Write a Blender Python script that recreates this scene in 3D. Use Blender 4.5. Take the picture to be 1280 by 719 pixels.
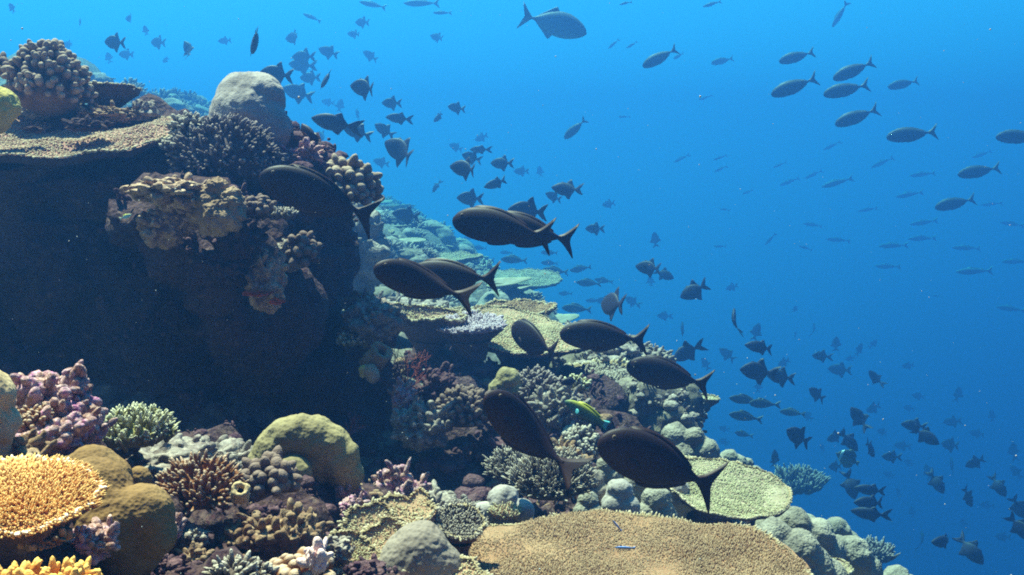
import bpy, bmesh, math, random
import numpy as np
from mathutils import Vector, Matrix

for _o in list(bpy.data.objects):
    bpy.data.objects.remove(_o)
S = bpy.context.scene
COL = S.collection
rad = math.radians

# ------------------------------------------------------------------ camera
FPX = 1229.0                      # focal length in pixels of the 1280 px wide photograph
PITCH = rad(-6.0)
cam = bpy.data.cameras.new('camera')
cam.sensor_width = 36.0
cam.lens = 36.0 * FPX / 1280.0
cam.clip_start = 0.02
cam.clip_end = 500.0
cam_o = bpy.data.objects.new('camera', cam)
COL.objects.link(cam_o)
cam_o.location = (0, 0, 0)
cam_o.rotation_euler = (rad(90) + PITCH, 0, 0)
S.camera = cam_o

# ------------------------------------------------------------------ light
SUN_EL, SUN_AZ = 68.0, -42.0      # the sun stands high, beyond the reef straight ahead
SUN_DIR = Vector((math.sin(rad(SUN_AZ)) * math.cos(rad(SUN_EL)),
                  math.cos(rad(SUN_AZ)) * math.cos(rad(SUN_EL)), math.sin(rad(SUN_EL))))
sun = bpy.data.lights.new('sun', 'SUN')
sun.energy = 5.0
sun.angle = rad(0.6)
sun.color = (1.0, 0.70, 0.50)
sun_o = bpy.data.objects.new('sun', sun)
COL.objects.link(sun_o)
sun_o.rotation_euler = SUN_DIR.to_track_quat('Z', 'Y').to_euler()

W = bpy.data.worlds.new('World')
S.world = W
W.use_nodes = True
_nt = W.node_tree
_nt.nodes.clear()
_sky = _nt.nodes.new('ShaderNodeTexSky')
_sky.sky_type = 'NISHITA'
_sky.sun_disc = False
_sky.sun_elevation = rad(SUN_EL)
_sky.sun_rotation = rad(SUN_AZ)
# daylight filtered by the water: blue and brightest ahead; purple fill added from behind and below to tint shaded faces
_geo = _nt.nodes.new('ShaderNodeTexCoord')
_dot = _nt.nodes.new('ShaderNodeVectorMath'); _dot.operation = 'DOT_PRODUCT'
_dot.inputs[1].default_value = Vector((-0.10, 0.62, 0.78)).normalized()
_ramp = _nt.nodes.new('ShaderNodeValToRGB')
_ramp.color_ramp.interpolation = 'B_SPLINE'
e = _ramp.color_ramp.elements
e[0].position = 0.0; e[0].color = (0.42, 0.012, 0.16, 1)
e[1].position = 1.0; e[1].color = (0.14, 0.28, 0.38, 1)
for p, c in ((0.45, (0.30, 0.012, 0.14, 1)), (0.66, (0.010, 0.05, 0.22, 1)), (0.81, (0.07, 0.85, 0.95, 1))):
    k = e.new(p); k.color = c
_map = _nt.nodes.new('ShaderNodeMapRange')
_map.inputs['From Min'].default_value = -1.0
_map.inputs['From Max'].default_value = 1.0
_mul = _nt.nodes.new('ShaderNodeMixRGB'); _mul.blend_type = 'MULTIPLY'; _mul.inputs[0].default_value = 1.0
_bg = _nt.nodes.new('ShaderNodeBackground'); _bg.inputs['Strength'].default_value = 0.075
_out = _nt.nodes.new('ShaderNodeOutputWorld')
L = _nt.links.new
L(_geo.outputs['Generated'], _dot.inputs[0])
L(_dot.outputs['Value'], _map.inputs['Value'])
L(_map.outputs['Result'], _ramp.inputs['Fac'])
# the sky seen again below the horizon, as water scatters it: height z becomes sqrt(z*z + 0.09), with no hard horizon
_sep = _nt.nodes.new('ShaderNodeSeparateXYZ'); _com = _nt.nodes.new('ShaderNodeCombineXYZ')
_sq = _nt.nodes.new('ShaderNodeMath'); _sq.operation = 'MULTIPLY_ADD'; _sq.inputs[2].default_value = 0.09
_rt = _nt.nodes.new('ShaderNodeMath'); _rt.operation = 'SQRT'
L(_geo.outputs['Generated'], _sep.inputs[0])
L(_sep.outputs['Z'], _sq.inputs[0]); L(_sep.outputs['Z'], _sq.inputs[1]); L(_sq.outputs[0], _rt.inputs[0])
L(_sep.outputs['X'], _com.inputs['X']); L(_sep.outputs['Y'], _com.inputs['Y']); L(_rt.outputs[0], _com.inputs['Z'])
L(_com.outputs[0], _sky.inputs['Vector'])
L(_sky.outputs['Color'], _mul.inputs[1])
L(_ramp.outputs['Color'], _mul.inputs[2])
L(_mul.outputs['Color'], _bg.inputs['Color'])
L(_bg.outputs['Background'], _out.inputs['Surface'])

HAZE_D, HAZE_C, HAZE_A, HAZE_G = 0.134, (.022, .076, .212), (0.0, .46, .60), .52
S.view_settings.view_transform = 'Standard'
S.view_settings.look = 'None'
S.view_settings.exposure = 2.42
S.view_settings.gamma = 1.0
S.view_settings.use_curve_mapping = False
S.render.engine = 'CYCLES'
S.cycles.volume_bounces = 1
S.cycles.max_bounces = 6
S.cycles.diffuse_bounces = 3
S.cycles.use_denoising = False          # keep the grain, as the photograph has it
S.cycles.volume_step_rate = 1.0
S.cycles.pixel_filter_type = 'BLACKMAN_HARRIS'
S.cycles.filter_width = 1.9
S.cycles.sample_clamp_indirect = 4.0

# ------------------------------------------------------------------ helpers
CP, SP = math.cos(PITCH), math.sin(PITCH)

def P(px, py, d):
    """the point seen at a pixel of the 1280x719 photograph, d metres along the view"""
    a, b = (px - 640.0) / FPX, (359.5 - py) / FPX
    return np.array((a * d, d * CP - SP * d * b, d * SP + CP * d * b))

def hash3(i, j, k, seed):
    n = (i * 73856093) ^ (j * 19349663) ^ (k * 83492791) ^ (seed * 2654435761)
    n = (n ^ (n >> 13)) * 1274126177 & 0xFFFFFFFF
    n = (n ^ (n >> 16)) * 2246822519 & 0xFFFFFFFF
    return ((n ^ (n >> 15)) & 0xFFFFFF) / float(0xFFFFFF)

def vnoise(p, seed=0):
    p = np.asarray(p, float)
    f = np.floor(p).astype(np.int64)
    t = p - f
    t = t * t * t * (t * (t * 6 - 15) + 10)
    r = 0.0
    for dx in (0, 1):
        wx = t[:, 0] if dx else 1 - t[:, 0]
        for dy in (0, 1):
            wy = t[:, 1] if dy else 1 - t[:, 1]
            for dz in (0, 1):
                wz = t[:, 2] if dz else 1 - t[:, 2]
                r = r + wx * wy * wz * hash3(f[:, 0] + dx, f[:, 1] + dy, f[:, 2] + dz, seed)
    return r * 2 - 1

def fbm(p, seed=0, octaves=4, gain=0.5):
    a, s, r = 1.0, 1.0, 0.0
    for o in range(octaves):
        r = r + a * vnoise(np.asarray(p) * s + o * 17.3, seed + o)
        a *= gain; s *= 2.03
    return r

def worley(p, seed=0):
    p = np.asarray(p, float)
    f = np.floor(p).astype(np.int64)
    best = np.full(len(p), 9.0)
    for dx in (-1, 0, 1):
        for dy in (-1, 0, 1):
            for dz in (-1, 0, 1):
                i, j, k = f[:, 0] + dx, f[:, 1] + dy, f[:, 2] + dz
                q = np.stack((i + hash3(i, j, k, seed), j + hash3(i, j, k, seed + 7), k + hash3(i, j, k, seed + 13)), 1)
                best = np.minimum(best, ((p - q) ** 2).sum(1))
    return np.sqrt(best)

def lumps(p, seed=0):
    """rounded cobbles: 1 at the middle of a cell, 0 in the gaps"""
    w = worley(p, seed)
    return np.sqrt(np.clip(1 - (w / 0.75) ** 2, 0, 1))

def tag(o, label=None, cat=None, group=None, kind=None):
    if label: o['label'] = label
    if cat: o['category'] = cat
    if group: o['group'] = group
    if kind: o['kind'] = kind
    return o

def mesh_data(name, V, faces, mats, fm=None, attr=None, smooth=True):
    """V (n,3); faces: list of int arrays (m,3) / (m,4); fm: material index per face array"""
    V = np.asarray(V, float)
    me = bpy.data.meshes.new(name)
    faces = [np.asarray(f, np.int64) for f in faces if len(f)]
    nl = sum(f.size for f in faces); npoly = sum(len(f) for f in faces)
    me.vertices.add(len(V)); me.vertices.foreach_set('co', V.astype(np.float32).ravel())
    me.loops.add(nl); me.polygons.add(npoly)
    me.loops.foreach_set('vertex_index', np.concatenate([f.ravel() for f in faces]).astype(np.int32))
    tot = np.concatenate([np.full(len(f), f.shape[1], np.int32) for f in faces])
    me.polygons.foreach_set('loop_start', (np.cumsum(tot) - tot).astype(np.int32))
    me.polygons.foreach_set('loop_total', tot)
    for m in (mats if isinstance(mats, (list, tuple)) else [mats]):
        me.materials.append(m)
    if fm is not None:
        me.polygons.foreach_set('material_index', np.concatenate([np.broadcast_to(a, len(f)) for a, f in zip(fm, faces)]).astype(np.int32))
    me.polygons.foreach_set('use_smooth', np.full(npoly, smooth))
    if attr is not None:
        a = me.attributes.new('tip', 'FLOAT', 'POINT')
        a.data.foreach_set('value', np.asarray(attr, np.float32))
    me.update(calc_edges=True)
    me.validate()
    return me

def obj(name, V, faces, mats, parent=None, origin=None, **kw):
    V = np.asarray(V, float)
    if parent is not None and origin is None:
        origin = np.array(parent.location)
    if origin is None:
        origin = np.array((V[:, 0].mean(), V[:, 1].mean(), V[:, 2].min()))
    o = bpy.data.objects.new(name, mesh_data(name, V - origin, faces, mats, **kw))
    COL.objects.link(o)
    if parent is None:
        o.location = origin
    else:
        o.parent = parent
        o.location = origin - np.array(parent.location)
    return o

def join(parts):
    """[(V, faces, attr or None, material index)] -> V, faces, fm, attr"""
    Vs, Fs, fm, at, n = [], [], [], [], 0
    for V, F, a, m in parts:
        Vs.append(V)
        for f in F:
            Fs.append(np.asarray(f) + n); fm.append(m)
        at.append(np.zeros(len(V)) if a is None else a)
        n += len(V)
    return np.concatenate(Vs), Fs, fm, np.concatenate(at)

_ico = {}
def ico(sub):
    if sub not in _ico:
        bm = bmesh.new()
        bmesh.ops.create_icosphere(bm, subdivisions=sub, radius=1.0)
        V = np.array([v.co[:] for v in bm.verts])
        F = np.array([[v.index for v in f.verts] for f in bm.faces])
        bm.free()
        V /= np.linalg.norm(V, axis=1)[:, None]
        _ico[sub] = (V, F)
    return _ico[sub]

def unit(a):
    a = np.asarray(a, float)
    return a / np.maximum(np.linalg.norm(a, axis=-1, keepdims=True), 1e-9)

def basis(d):
    d = unit(d)
    ref = np.where(np.abs(d[:, 2:3]) < 0.9, np.array([[0, 0, 1.0]]), np.array([[1.0, 0, 0]]))
    t = unit(np.cross(ref, d))
    return t, np.cross(d, t), d

TAPER = ((0.0, 1.0), (0.45, 0.92), (0.8, 0.66), (0.95, 0.36), (1.0, 0.0))
KNOB = ((0.0, 0.72), (0.35, 0.95), (0.62, 1.0), (0.84, 0.80), (0.95, 0.46), (1.0, 0.0))
SPIKE = ((0.0, 1.0), (0.6, 0.75), (1.0, 0.0))
NUB = ((0.0, 1.0), (0.55, 0.9), (0.9, 0.5), (1.0, 0.0))

def fingers(base, dirs, length, radius, prof=TAPER, seg=6, bend=0.0, rng=None):
    """many tapered branches at once: base (n,3), dirs (n,3), length, radius (n)"""
    n = len(base)
    length = np.broadcast_to(length, n); radius = np.broadcast_to(radius, n)
    t, b, d = basis(np.asarray(dirs, float))
    k = len(prof)
    ang = np.arange(seg) * 2 * math.pi / seg
    rows, tip = [], []
    bv = np.zeros((n, 3))
    if bend:
        bv = rng.normal(size=(n, 3)) * bend * length[:, None]
    for z, r in prof[:-1]:
        c = base + d * (length * z)[:, None] + bv * z * z
        ring = c[:, None, :] + (t[:, None, :] * np.cos(ang)[None, :, None] + b[:, None, :] * np.sin(ang)[None, :, None]) * (radius * r)[:, None, None]
        rows.append(ring); tip.append(np.full((n, seg), z))
    apex = (base + d * length[:, None] + bv)[:, None, :]
    V = np.concatenate(rows + [apex], 1)
    A = np.concatenate(tip + [np.ones((n, 1))], 1)
    m = seg * (k - 1) + 1
    q, tr = [], []
    for r in range(k - 2):
        for s in range(seg):
            s2 = (s + 1) % seg
            q.append((r * seg + s, r * seg + s2, (r + 1) * seg + s2, (r + 1) * seg + s))
    for s in range(seg):
        tr.append(((k - 2) * seg + s, (k - 2) * seg + (s + 1) % seg, m - 1))
    off = (np.arange(n) * m)[:, None, None]
    Q = (np.array(q)[None] + off).reshape(-1, 4) if q else np.zeros((0, 4), int)
    T = (np.array(tr)[None] + off).reshape(-1, 3)
    return V.reshape(-1, 3), [Q, T], A.reshape(-1)

def fib(n, lo=-0.15, rng=None, jit=0.0):
    i = np.arange(n) + 0.5
    z = 1 - (1 - lo) * i / n
    r = np.sqrt(np.clip(1 - z * z, 0, 1))
    a = i * 2.399963
    d = np.stack((r * np.cos(a), r * np.sin(a), z), 1)
    if rng is not None and jit:
        d = unit(d + rng.normal(size=d.shape) * jit)
    return d

def blob(center, lobes, sub=5, k=14.0, amp=0.0, freq=3.0, seed=1, fine=0.0, squash=0.0):
    """a lobed head: lobes = [(offset xyz, radius)], as seen from its middle; soft creases where they meet"""
    D, F = ico(sub)
    R = 0.0
    big = max(r for _, r in lobes)
    acc = np.zeros(len(D))
    for c, r in lobes:
        c = np.asarray(c, float)
        dc = D @ c
        disc = dc * dc - c @ c + r * r
        t = np.where(disc > 0, dc + np.sqrt(np.maximum(disc, 0)), 0.0)
        t = np.maximum(t, 0.0)
        acc += np.expm1(np.minimum(k * t / big, 60))
    R = np.log1p(acc) * big / k
    V = D * R[:, None]
    if amp:
        V = V + D * (amp * big * fbm(V * (freq / big) + seed * 3.1, seed, 3))[:, None]
    if fine:
        V = V + D * (fine * big * (lumps(V * (9.0 / big) + seed, seed) - .5))[:, None]
    if squash:
        V[:, 2] = np.where(V[:, 2] < 0, V[:, 2] * (1 - squash), V[:, 2])
    return V + np.asarray(center), F

# ------------------------------------------------------------------ materials
def node_mat(name):
    m = bpy.data.materials.new(name); m.use_nodes = True
    nt = m.node_tree
    b = nt.nodes['Principled BSDF']
    return m, nt, b

def add(nt, t, **kw):
    n = nt.nodes.new(t)
    for k, v in kw.items():
        if k.startswith('_'):
            setattr(n, k[1:], v)
        else:
            n.inputs[k].default_value = v
    return n

def ramp(nt, src, stops, interp='LINEAR'):
    r = nt.nodes.new('ShaderNodeValToRGB')
    r.color_ramp.interpolation = interp
    el = r.color_ramp.elements
    el[0].position = stops[0][0]; el[0].color = (*stops[0][1], 1)
    el[1].position = stops[-1][0]; el[1].color = (*stops[-1][1], 1)
    for p, c in stops[1:-1]:
        e = el.new(p); e.color = (*c, 1)
    nt.links.new(src, r.inputs['Fac'])
    return r.outputs['Color']

def mixc(nt, fac, a, b, mode='MIX'):
    m = nt.nodes.new('ShaderNodeMix'); m.data_type = 'RGBA'; m.blend_type = mode
    for v, i in ((fac, 0), (a, 6), (b, 7)):
        if isinstance(v, (int, float)): m.inputs[i].default_value = v
        elif isinstance(v, tuple): m.inputs[i].default_value = (*v, 1)
        else: nt.links.new(v, m.inputs[i])
    return m.outputs[2]

def coral(name, stops, scale=14.0, polyp=260.0, polyp_mix=0.35, bump=0.4, tip=None, tip_from=0.55, rough=0.85, dist=0.004):
    """stops: colours spread by soft patches; polyp: pores a few mm apart; tip: paler growing ends"""
    m, nt, b = node_mat(name)
    tc = add(nt, 'ShaderNodeTexCoord')
    nz = add(nt, 'ShaderNodeTexNoise', Scale=scale, Detail=6.0, Roughness=0.62)
    nt.links.new(tc.outputs['Object'], nz.inputs['Vector'])
    n = len(stops)
    c = ramp(nt, nz.outputs['Fac'], [(0.30 + 0.40 * i / max(n - 1, 1), s) for i, s in enumerate(stops)])
    vo = add(nt, 'ShaderNodeTexVoronoi', Scale=polyp)
    nt.links.new(tc.outputs['Object'], vo.inputs['Vector'])
    pr = ramp(nt, vo.outputs['Distance'], [(0.0, (0.45, 0.42, 0.40)), (0.45, (1, 1, 1))])
    c = mixc(nt, polyp_mix, c, pr, 'MULTIPLY')
    bl = add(nt, 'ShaderNodeTexNoise', Scale=scale * 0.45, Detail=8.0, Roughness=0.72, Distortion=0.8)
    nt.links.new(tc.outputs['Object'], bl.inputs['Vector'])
    c = mixc(nt, 0.75, c, ramp(nt, bl.outputs['Fac'], [(0.34, (.42, .40, .42)), (0.46, (.95, .95, .95)), (0.60, (1.05, 1.03, 1.0)), (0.72, (1.35, 1.3, 1.22))]), 'MULTIPLY')
    if tip:
        at = add(nt, 'ShaderNodeAttribute', _attribute_name='tip')
        mr = add(nt, 'ShaderNodeMapRange'); mr.inputs['From Min'].default_value = tip_from
        nt.links.new(at.outputs['Fac'], mr.inputs['Value'])
        c = mixc(nt, mr.outputs['Result'], c, tip)
    nt.links.new(c, b.inputs['Base Color'])
    b.inputs['Roughness'].default_value = rough
    b.inputs['Specular IOR Level'].default_value = 0.12
    hb = mixc(nt, 0.5, vo.outputs['Distance'], nz.outputs['Fac'])
    bp = add(nt, 'ShaderNodeBump', Strength=bump, Distance=dist)
    nt.links.new(hb, bp.inputs['Height'])
    nt.links.new(bp.outputs['Normal'], b.inputs['Normal'])
    return m

def rock(name, cols, scale=7.0, fine=60.0, bump=0.8, dist=0.012):
    """encrusted reef rock: patches of turf, coralline crust, sponge and bare limestone"""
    m, nt, b = node_mat(name)
    tc = add(nt, 'ShaderNodeTexCoord')
    n1 = add(nt, 'ShaderNodeTexNoise', Scale=scale, Detail=8.0, Roughness=0.7, Distortion=0.6)
    n2 = add(nt, 'ShaderNodeTexNoise', Scale=scale * 3.7, Detail=6.0, Roughness=0.7)
    n3 = add(nt, 'ShaderNodeTexNoise', Scale=fine, Detail=5.0, Roughness=0.75)
    vo = add(nt, 'ShaderNodeTexVoronoi', Scale=fine * 1.3)
    for n in (n1, n2, n3, vo):
        nt.links.new(tc.outputs['Object'], n.inputs['Vector'])
    k = len(cols)
    c1 = ramp(nt, n1.outputs['Fac'], [(0.32 + 0.36 * i / (k - 1), s) for i, s in enumerate(cols)])
    c2 = ramp(nt, n2.outputs['Fac'], [(0.34 + 0.32 * i / (k - 1), s) for i, s in enumerate(cols[::-1])])
    msk = ramp(nt, n3.outputs['Fac'], [(0.42, (0, 0, 0)), (0.58, (1, 1, 1))])
    c = mixc(nt, msk, c1, c2)
    sp = ramp(nt, n3.outputs['Fac'], [(0.30, (0.35, 0.33, 0.36)), (0.55, (1, 1, 1)), (0.72, (1.5, 1.45, 1.4))])
    c = mixc(nt, 0.8, c, sp, 'MULTIPLY')
    nt.links.new(c, b.inputs['Base Color'])
    b.inputs['Roughness'].default_value = 0.9
    b.inputs['Specular IOR Level'].default_value = 0.1
    h = mixc(nt, 0.5, n3.outputs['Fac'], n2.outputs['Fac'])
    h = mixc(nt, 0.35, h, vo.outputs['Distance'])
    bp = add(nt, 'ShaderNodeBump', Strength=bump, Distance=dist)
    nt.links.new(h, bp.inputs['Height'])
    nt.links.new(bp.outputs['Normal'], b.inputs['Normal'])
    return m

# ------------------------------------------------------------------ palette
M = {}
M['tan_table'] = coral('tan_table', [(.18, .085, .048), (.255, .138, .078), (.31, .19, .11)], scale=7, polyp=210, tip=(.37, .26, .16), tip_from=.55)
M['pink_table'] = coral('pink_table', [(.22, .10, .085), (.32, .17, .13), (.38, .23, .17)], scale=12, polyp=210, tip=(.46, .38, .24), tip_from=.6)
M['orange_table'] = coral('orange_table', [(.28, .065, .022), (.42, .14, .038), (.50, .21, .06)], scale=14, polyp=300, tip=(.90, .58, .22), tip_from=.45)
M['rim_pale'] = coral('rim_pale', [(.24, .17, .09), (.34, .26, .15)], scale=20, polyp=300, tip=(.56, .48, .34), tip_from=.45)
M['rim_warm'] = coral('rim_warm', [(.55, .28, .10), (.66, .40, .18)], scale=20, polyp=300, tip=(.88, .78, .66), tip_from=.3)
M['olive_table'] = coral('olive_table', [(.26, .145, .085), (.37, .225, .14), (.44, .29, .195)], scale=9, polyp=210, tip=(.45, .41, .25), tip_from=.5)
M['green_plate'] = coral('green_plate', [(.205, .15, .105), (.275, .21, .15), (.33, .265, .19)], scale=12, polyp=240, tip=(.45, .42, .24), tip_from=.5)
M['lavender'] = coral('lavender', [(.17, .10, .14), (.26, .17, .22), (.30, .22, .24)], scale=18, polyp=240, tip=(.50, .42, .46), tip_from=.45)
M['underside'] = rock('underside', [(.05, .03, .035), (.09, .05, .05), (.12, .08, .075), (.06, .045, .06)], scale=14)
M['brown_knob'] = coral('brown_knob', [(.10, .055, .038), (.16, .095, .065), (.21, .135, .095)], scale=16, polyp=330, tip=(.36, .27, .20), tip_from=.55)
M['dark_knob'] = coral('dark_knob', [(.07, .04, .04), (.11, .065, .055), (.14, .09, .07)], scale=16, polyp=330, tip=(.22, .15, .12), tip_from=.6)
M['brown_finger'] = coral('brown_finger', [(.13, .05, .022), (.21, .085, .035), (.26, .12, .055)], scale=22, polyp=420, tip=(.50, .36, .26), tip_from=.78)
M['green_finger'] = coral('green_finger', [(.13, .12, .035), (.20, .175, .055), (.25, .21, .08)], scale=22, polyp=420, tip=(.62, .58, .40), tip_from=.62)
M['gold_finger'] = coral('gold_finger', [(.36, .10, .018), (.52, .18, .03), (.58, .25, .045)], scale=20, polyp=380, tip=(.80, .48, .13), tip_from=.6)
M['pale_thicket'] = coral('pale_thicket', [(.055, .036, .034), (.105, .075, .06), (.16, .12, .09)], scale=16, polyp=380, tip=(.46, .40, .33), tip_from=.62)
M['grey_thicket'] = coral('grey_thicket', [(.055, .04, .05), (.10, .07, .075), (.14, .105, .10)], scale=16, polyp=380, tip=(.34, .27, .24), tip_from=.6)
M['grey_head'] = coral('grey_head', [(.15, .115, .095), (.24, .19, .155), (.30, .25, .20)], scale=8, polyp=170, polyp_mix=.42, bump=.45)
M['olive_head'] = coral('olive_head', [(.17, .13, .07), (.28, .22, .11), (.36, .29, .16)], scale=7, polyp=170, polyp_mix=.5, bump=.55)
M['brown_head'] = coral('brown_head', [(.15, .080, .030), (.22, .125, .050), (.27, .17, .075)], scale=12, polyp=230, polyp_mix=.6, bump=.5)
M['cream_head'] = coral('cream_head', [(.38, .25, .13), (.50, .36, .20), (.58, .45, .28)], scale=10, polyp=200, polyp_mix=.4, bump=.4)
M['yellow_head'] = coral('yellow_head', [(.36, .27, .06), (.46, .36, .10), (.52, .43, .16)], scale=9, polyp=180, polyp_mix=.4, bump=.4)
M['sage_head'] = coral('sage_head', [(.15, .13, .105), (.26, .23, .185), (.35, .32, .265)], scale=8, polyp=180, polyp_mix=.45, bump=.6, dist=.008)
M['bluegrey_head'] = coral('bluegrey_head', [(.24, .20, .18), (.33, .285, .26), (.40, .35, .32)], scale=10, polyp=180, polyp_mix=.42, bump=.45)
M['rubble_pink'] = rock('rubble_pink', [(.12, .03, .08), (.42, .14, .29), (.56, .38, .38), (.24, .10, .07), (.64, .46, .38), (.34, .07, .18)], scale=16, fine=90)
M['rubble_tan'] = rock('rubble_tan', [(.08, .04, .04), (.22, .12, .07), (.34, .23, .14), (.12, .07, .075)], scale=14, fine=80)
M['rubble_grey'] = rock('rubble_grey', [(.07, .05, .055), (.20, .15, .13), (.36, .31, .26), (.14, .09, .11)], scale=12, fine=70)
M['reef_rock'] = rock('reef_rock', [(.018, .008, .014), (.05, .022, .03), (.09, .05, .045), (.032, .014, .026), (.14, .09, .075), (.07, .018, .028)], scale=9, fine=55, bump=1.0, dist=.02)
M['sunlit_rock'] = rock('sunlit_rock', [(.13, .07, .055), (.36, .22, .15), (.56, .40, .27), (.24, .12, .09)], scale=11, fine=60, bump=1.0, dist=.02)  # wall rock made paler: sunlight on the jutting lumps put into its colour
M['dusky_head'] = coral('dusky_head', [(.20, .12, .075), (.32, .21, .13), (.44, .31, .20)], scale=12, polyp=200, polyp_mix=.5, bump=.7, dist=.008)
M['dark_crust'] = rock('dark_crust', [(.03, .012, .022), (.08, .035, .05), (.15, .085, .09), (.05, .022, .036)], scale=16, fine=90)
M['terrain'] = rock('terrain', [(.05, .04, .035), (.13, .105, .08), (.22, .19, .14), (.09, .065, .065), (.28, .25, .19)], scale=2.2, fine=20, dist=.03)
M['sponge_red'] = coral('sponge_red', [(.22, .035, .02), (.42, .08, .03), (.30, .05, .03)], scale=30, polyp=300)
M['sponge_pink'] = coral('sponge_pink', [(.62, .36, .34), (.74, .52, .48), (.80, .62, .52)], scale=24, polyp=260, bump=.5)
M['sponge_tan'] = coral('sponge_tan', [(.28, .20, .14), (.36, .27, .19), (.42, .34, .25)], scale=14, polyp=320, polyp_mix=.25)
M['fan_red'] = coral('fan_red', [(.14, .03, .03), (.20, .05, .045), (.24, .08, .06)], scale=20, polyp=300)
M['mouth_shade'] = coral('mouth_shade', [(.015, .012, .012), (.02, .018, .018)], scale=10, polyp=200)  # near-black colour for the shade inside a sponge tube

# ------------------------------------------------------------------ water
def water():
    lo, hi = np.array((-34, -7, -26.5)), np.array((34, 47, 4.2))
    v = np.array([[x, y, z] for x in (lo[0], hi[0]) for y in (lo[1], hi[1]) for z in (lo[2], hi[2])])
    f = [(0, 1, 3, 2), (4, 6, 7, 5), (0, 4, 5, 1), (2, 3, 7, 6), (0, 2, 6, 4), (1, 5, 7, 3)]
    m = bpy.data.materials.new('sea_water'); m.use_nodes = True
    nt = m.node_tree; nt.nodes.clear()
    pv = nt.nodes.new('ShaderNodeVolumePrincipled')
    out = nt.nodes.new('ShaderNodeOutputMaterial')
    nt.links.new(pv.outputs[0], out.inputs['Volume'])
    pv.inputs['Density'].default_value = HAZE_D
    pv.inputs['Color'].default_value = (*HAZE_C, 1)
    pv.inputs['Absorption Color'].default_value = (*HAZE_A, 1)
    pv.inputs['Anisotropy'].default_value = HAZE_G
    o = obj('haze', v, [np.array(f)], m, origin=np.zeros(3), smooth=False)
    tag(o, kind='stuff')
water()

# ------------------------------------------------------------------ the slope
def ground_z(x, y):
    u = x + 0.15 * y
    z = -0.80 - 0.47 * (u - 0.4)
    z = z - 0.75 * np.logaddexp(0, (u - 1.75) * 4.0) / 4.0   # and drops away at its outer edge
    z = np.where(u < -1.2, z + 0.22 * (-1.2 - u), z)              # the slope steepens upward
    z = 1.45 - np.logaddexp(0, (1.45 - z) * 2.2) / 2.2   # reef crest levels off well below the surface
    z = -24.0 + np.logaddexp(0, (z + 24.0) * 1.2) / 1.2
    z = z - 0.62 * np.exp(-(((x + 0.55) / 0.75) ** 2 + ((y - 1.7) / 0.95) ** 2))
    z = z - 1.1 * np.exp(-(((x + 2.6) / 1.5) ** 2 + ((y - 1.6) / 1.2) ** 2))
    z = z - 0.5 * np.exp(-(((x) / 3.0) ** 2 + ((y + 0.4) / 0.9) ** 2))
    z = z - 1.3 * np.exp(-(((x + 4.5) / 2.6) ** 2 + ((y - 6.0) / 3.6) ** 2))
    return z

def slope():
    nr, nc = 300, 320
    d = np.concatenate((np.linspace(-3.0, 0.28, 16), 0.30 * (46.0 / 0.30) ** np.linspace(0, 1, nr)))
    t = np.linspace(-1, 1, nc)
    t = np.sign(t) * (0.55 * np.abs(t) + 0.45 * np.abs(t) ** 3)
    Y = np.repeat(d[:, None], nc, 1)
    half = np.minimum(32.0, 3.0 + np.maximum(d, 0) * 1.9)
    X = half[:, None] * t[None]
    x, y = X.ravel(), Y.ravel()
    z = ground_z(x, y)
    p = np.stack((x, y, z), 1)
    far = np.clip(y / 6.0, 0.35, 1.6)
    z = z + far * (0.16 * fbm(p * 0.8, 3, 3) + 0.10 * lumps(p * 1.7 + 0.2 * fbm(p, 8, 2)[:, None], 5))
    z = z + 0.045 * lumps(p * 5.5, 9) + 0.03 * fbm(p * 6.0, 11, 3) + 0.018 * lumps(p * 15.0, 12)
    z = np.clip(z, -25.0, 2.3)
    V = np.stack((x, y, z), 1)
    n = len(d)
    i = (np.arange(n - 1)[:, None] * nc + np.arange(nc - 1)[None]).ravel()
    F = np.stack((i, i + 1, i + nc + 1, i + nc), 1)
    o = obj('seabed_slope', V, [F], M['terrain'], origin=np.zeros(3))
    tag(o, kind='structure')
    return o
seabed = slope()

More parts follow.
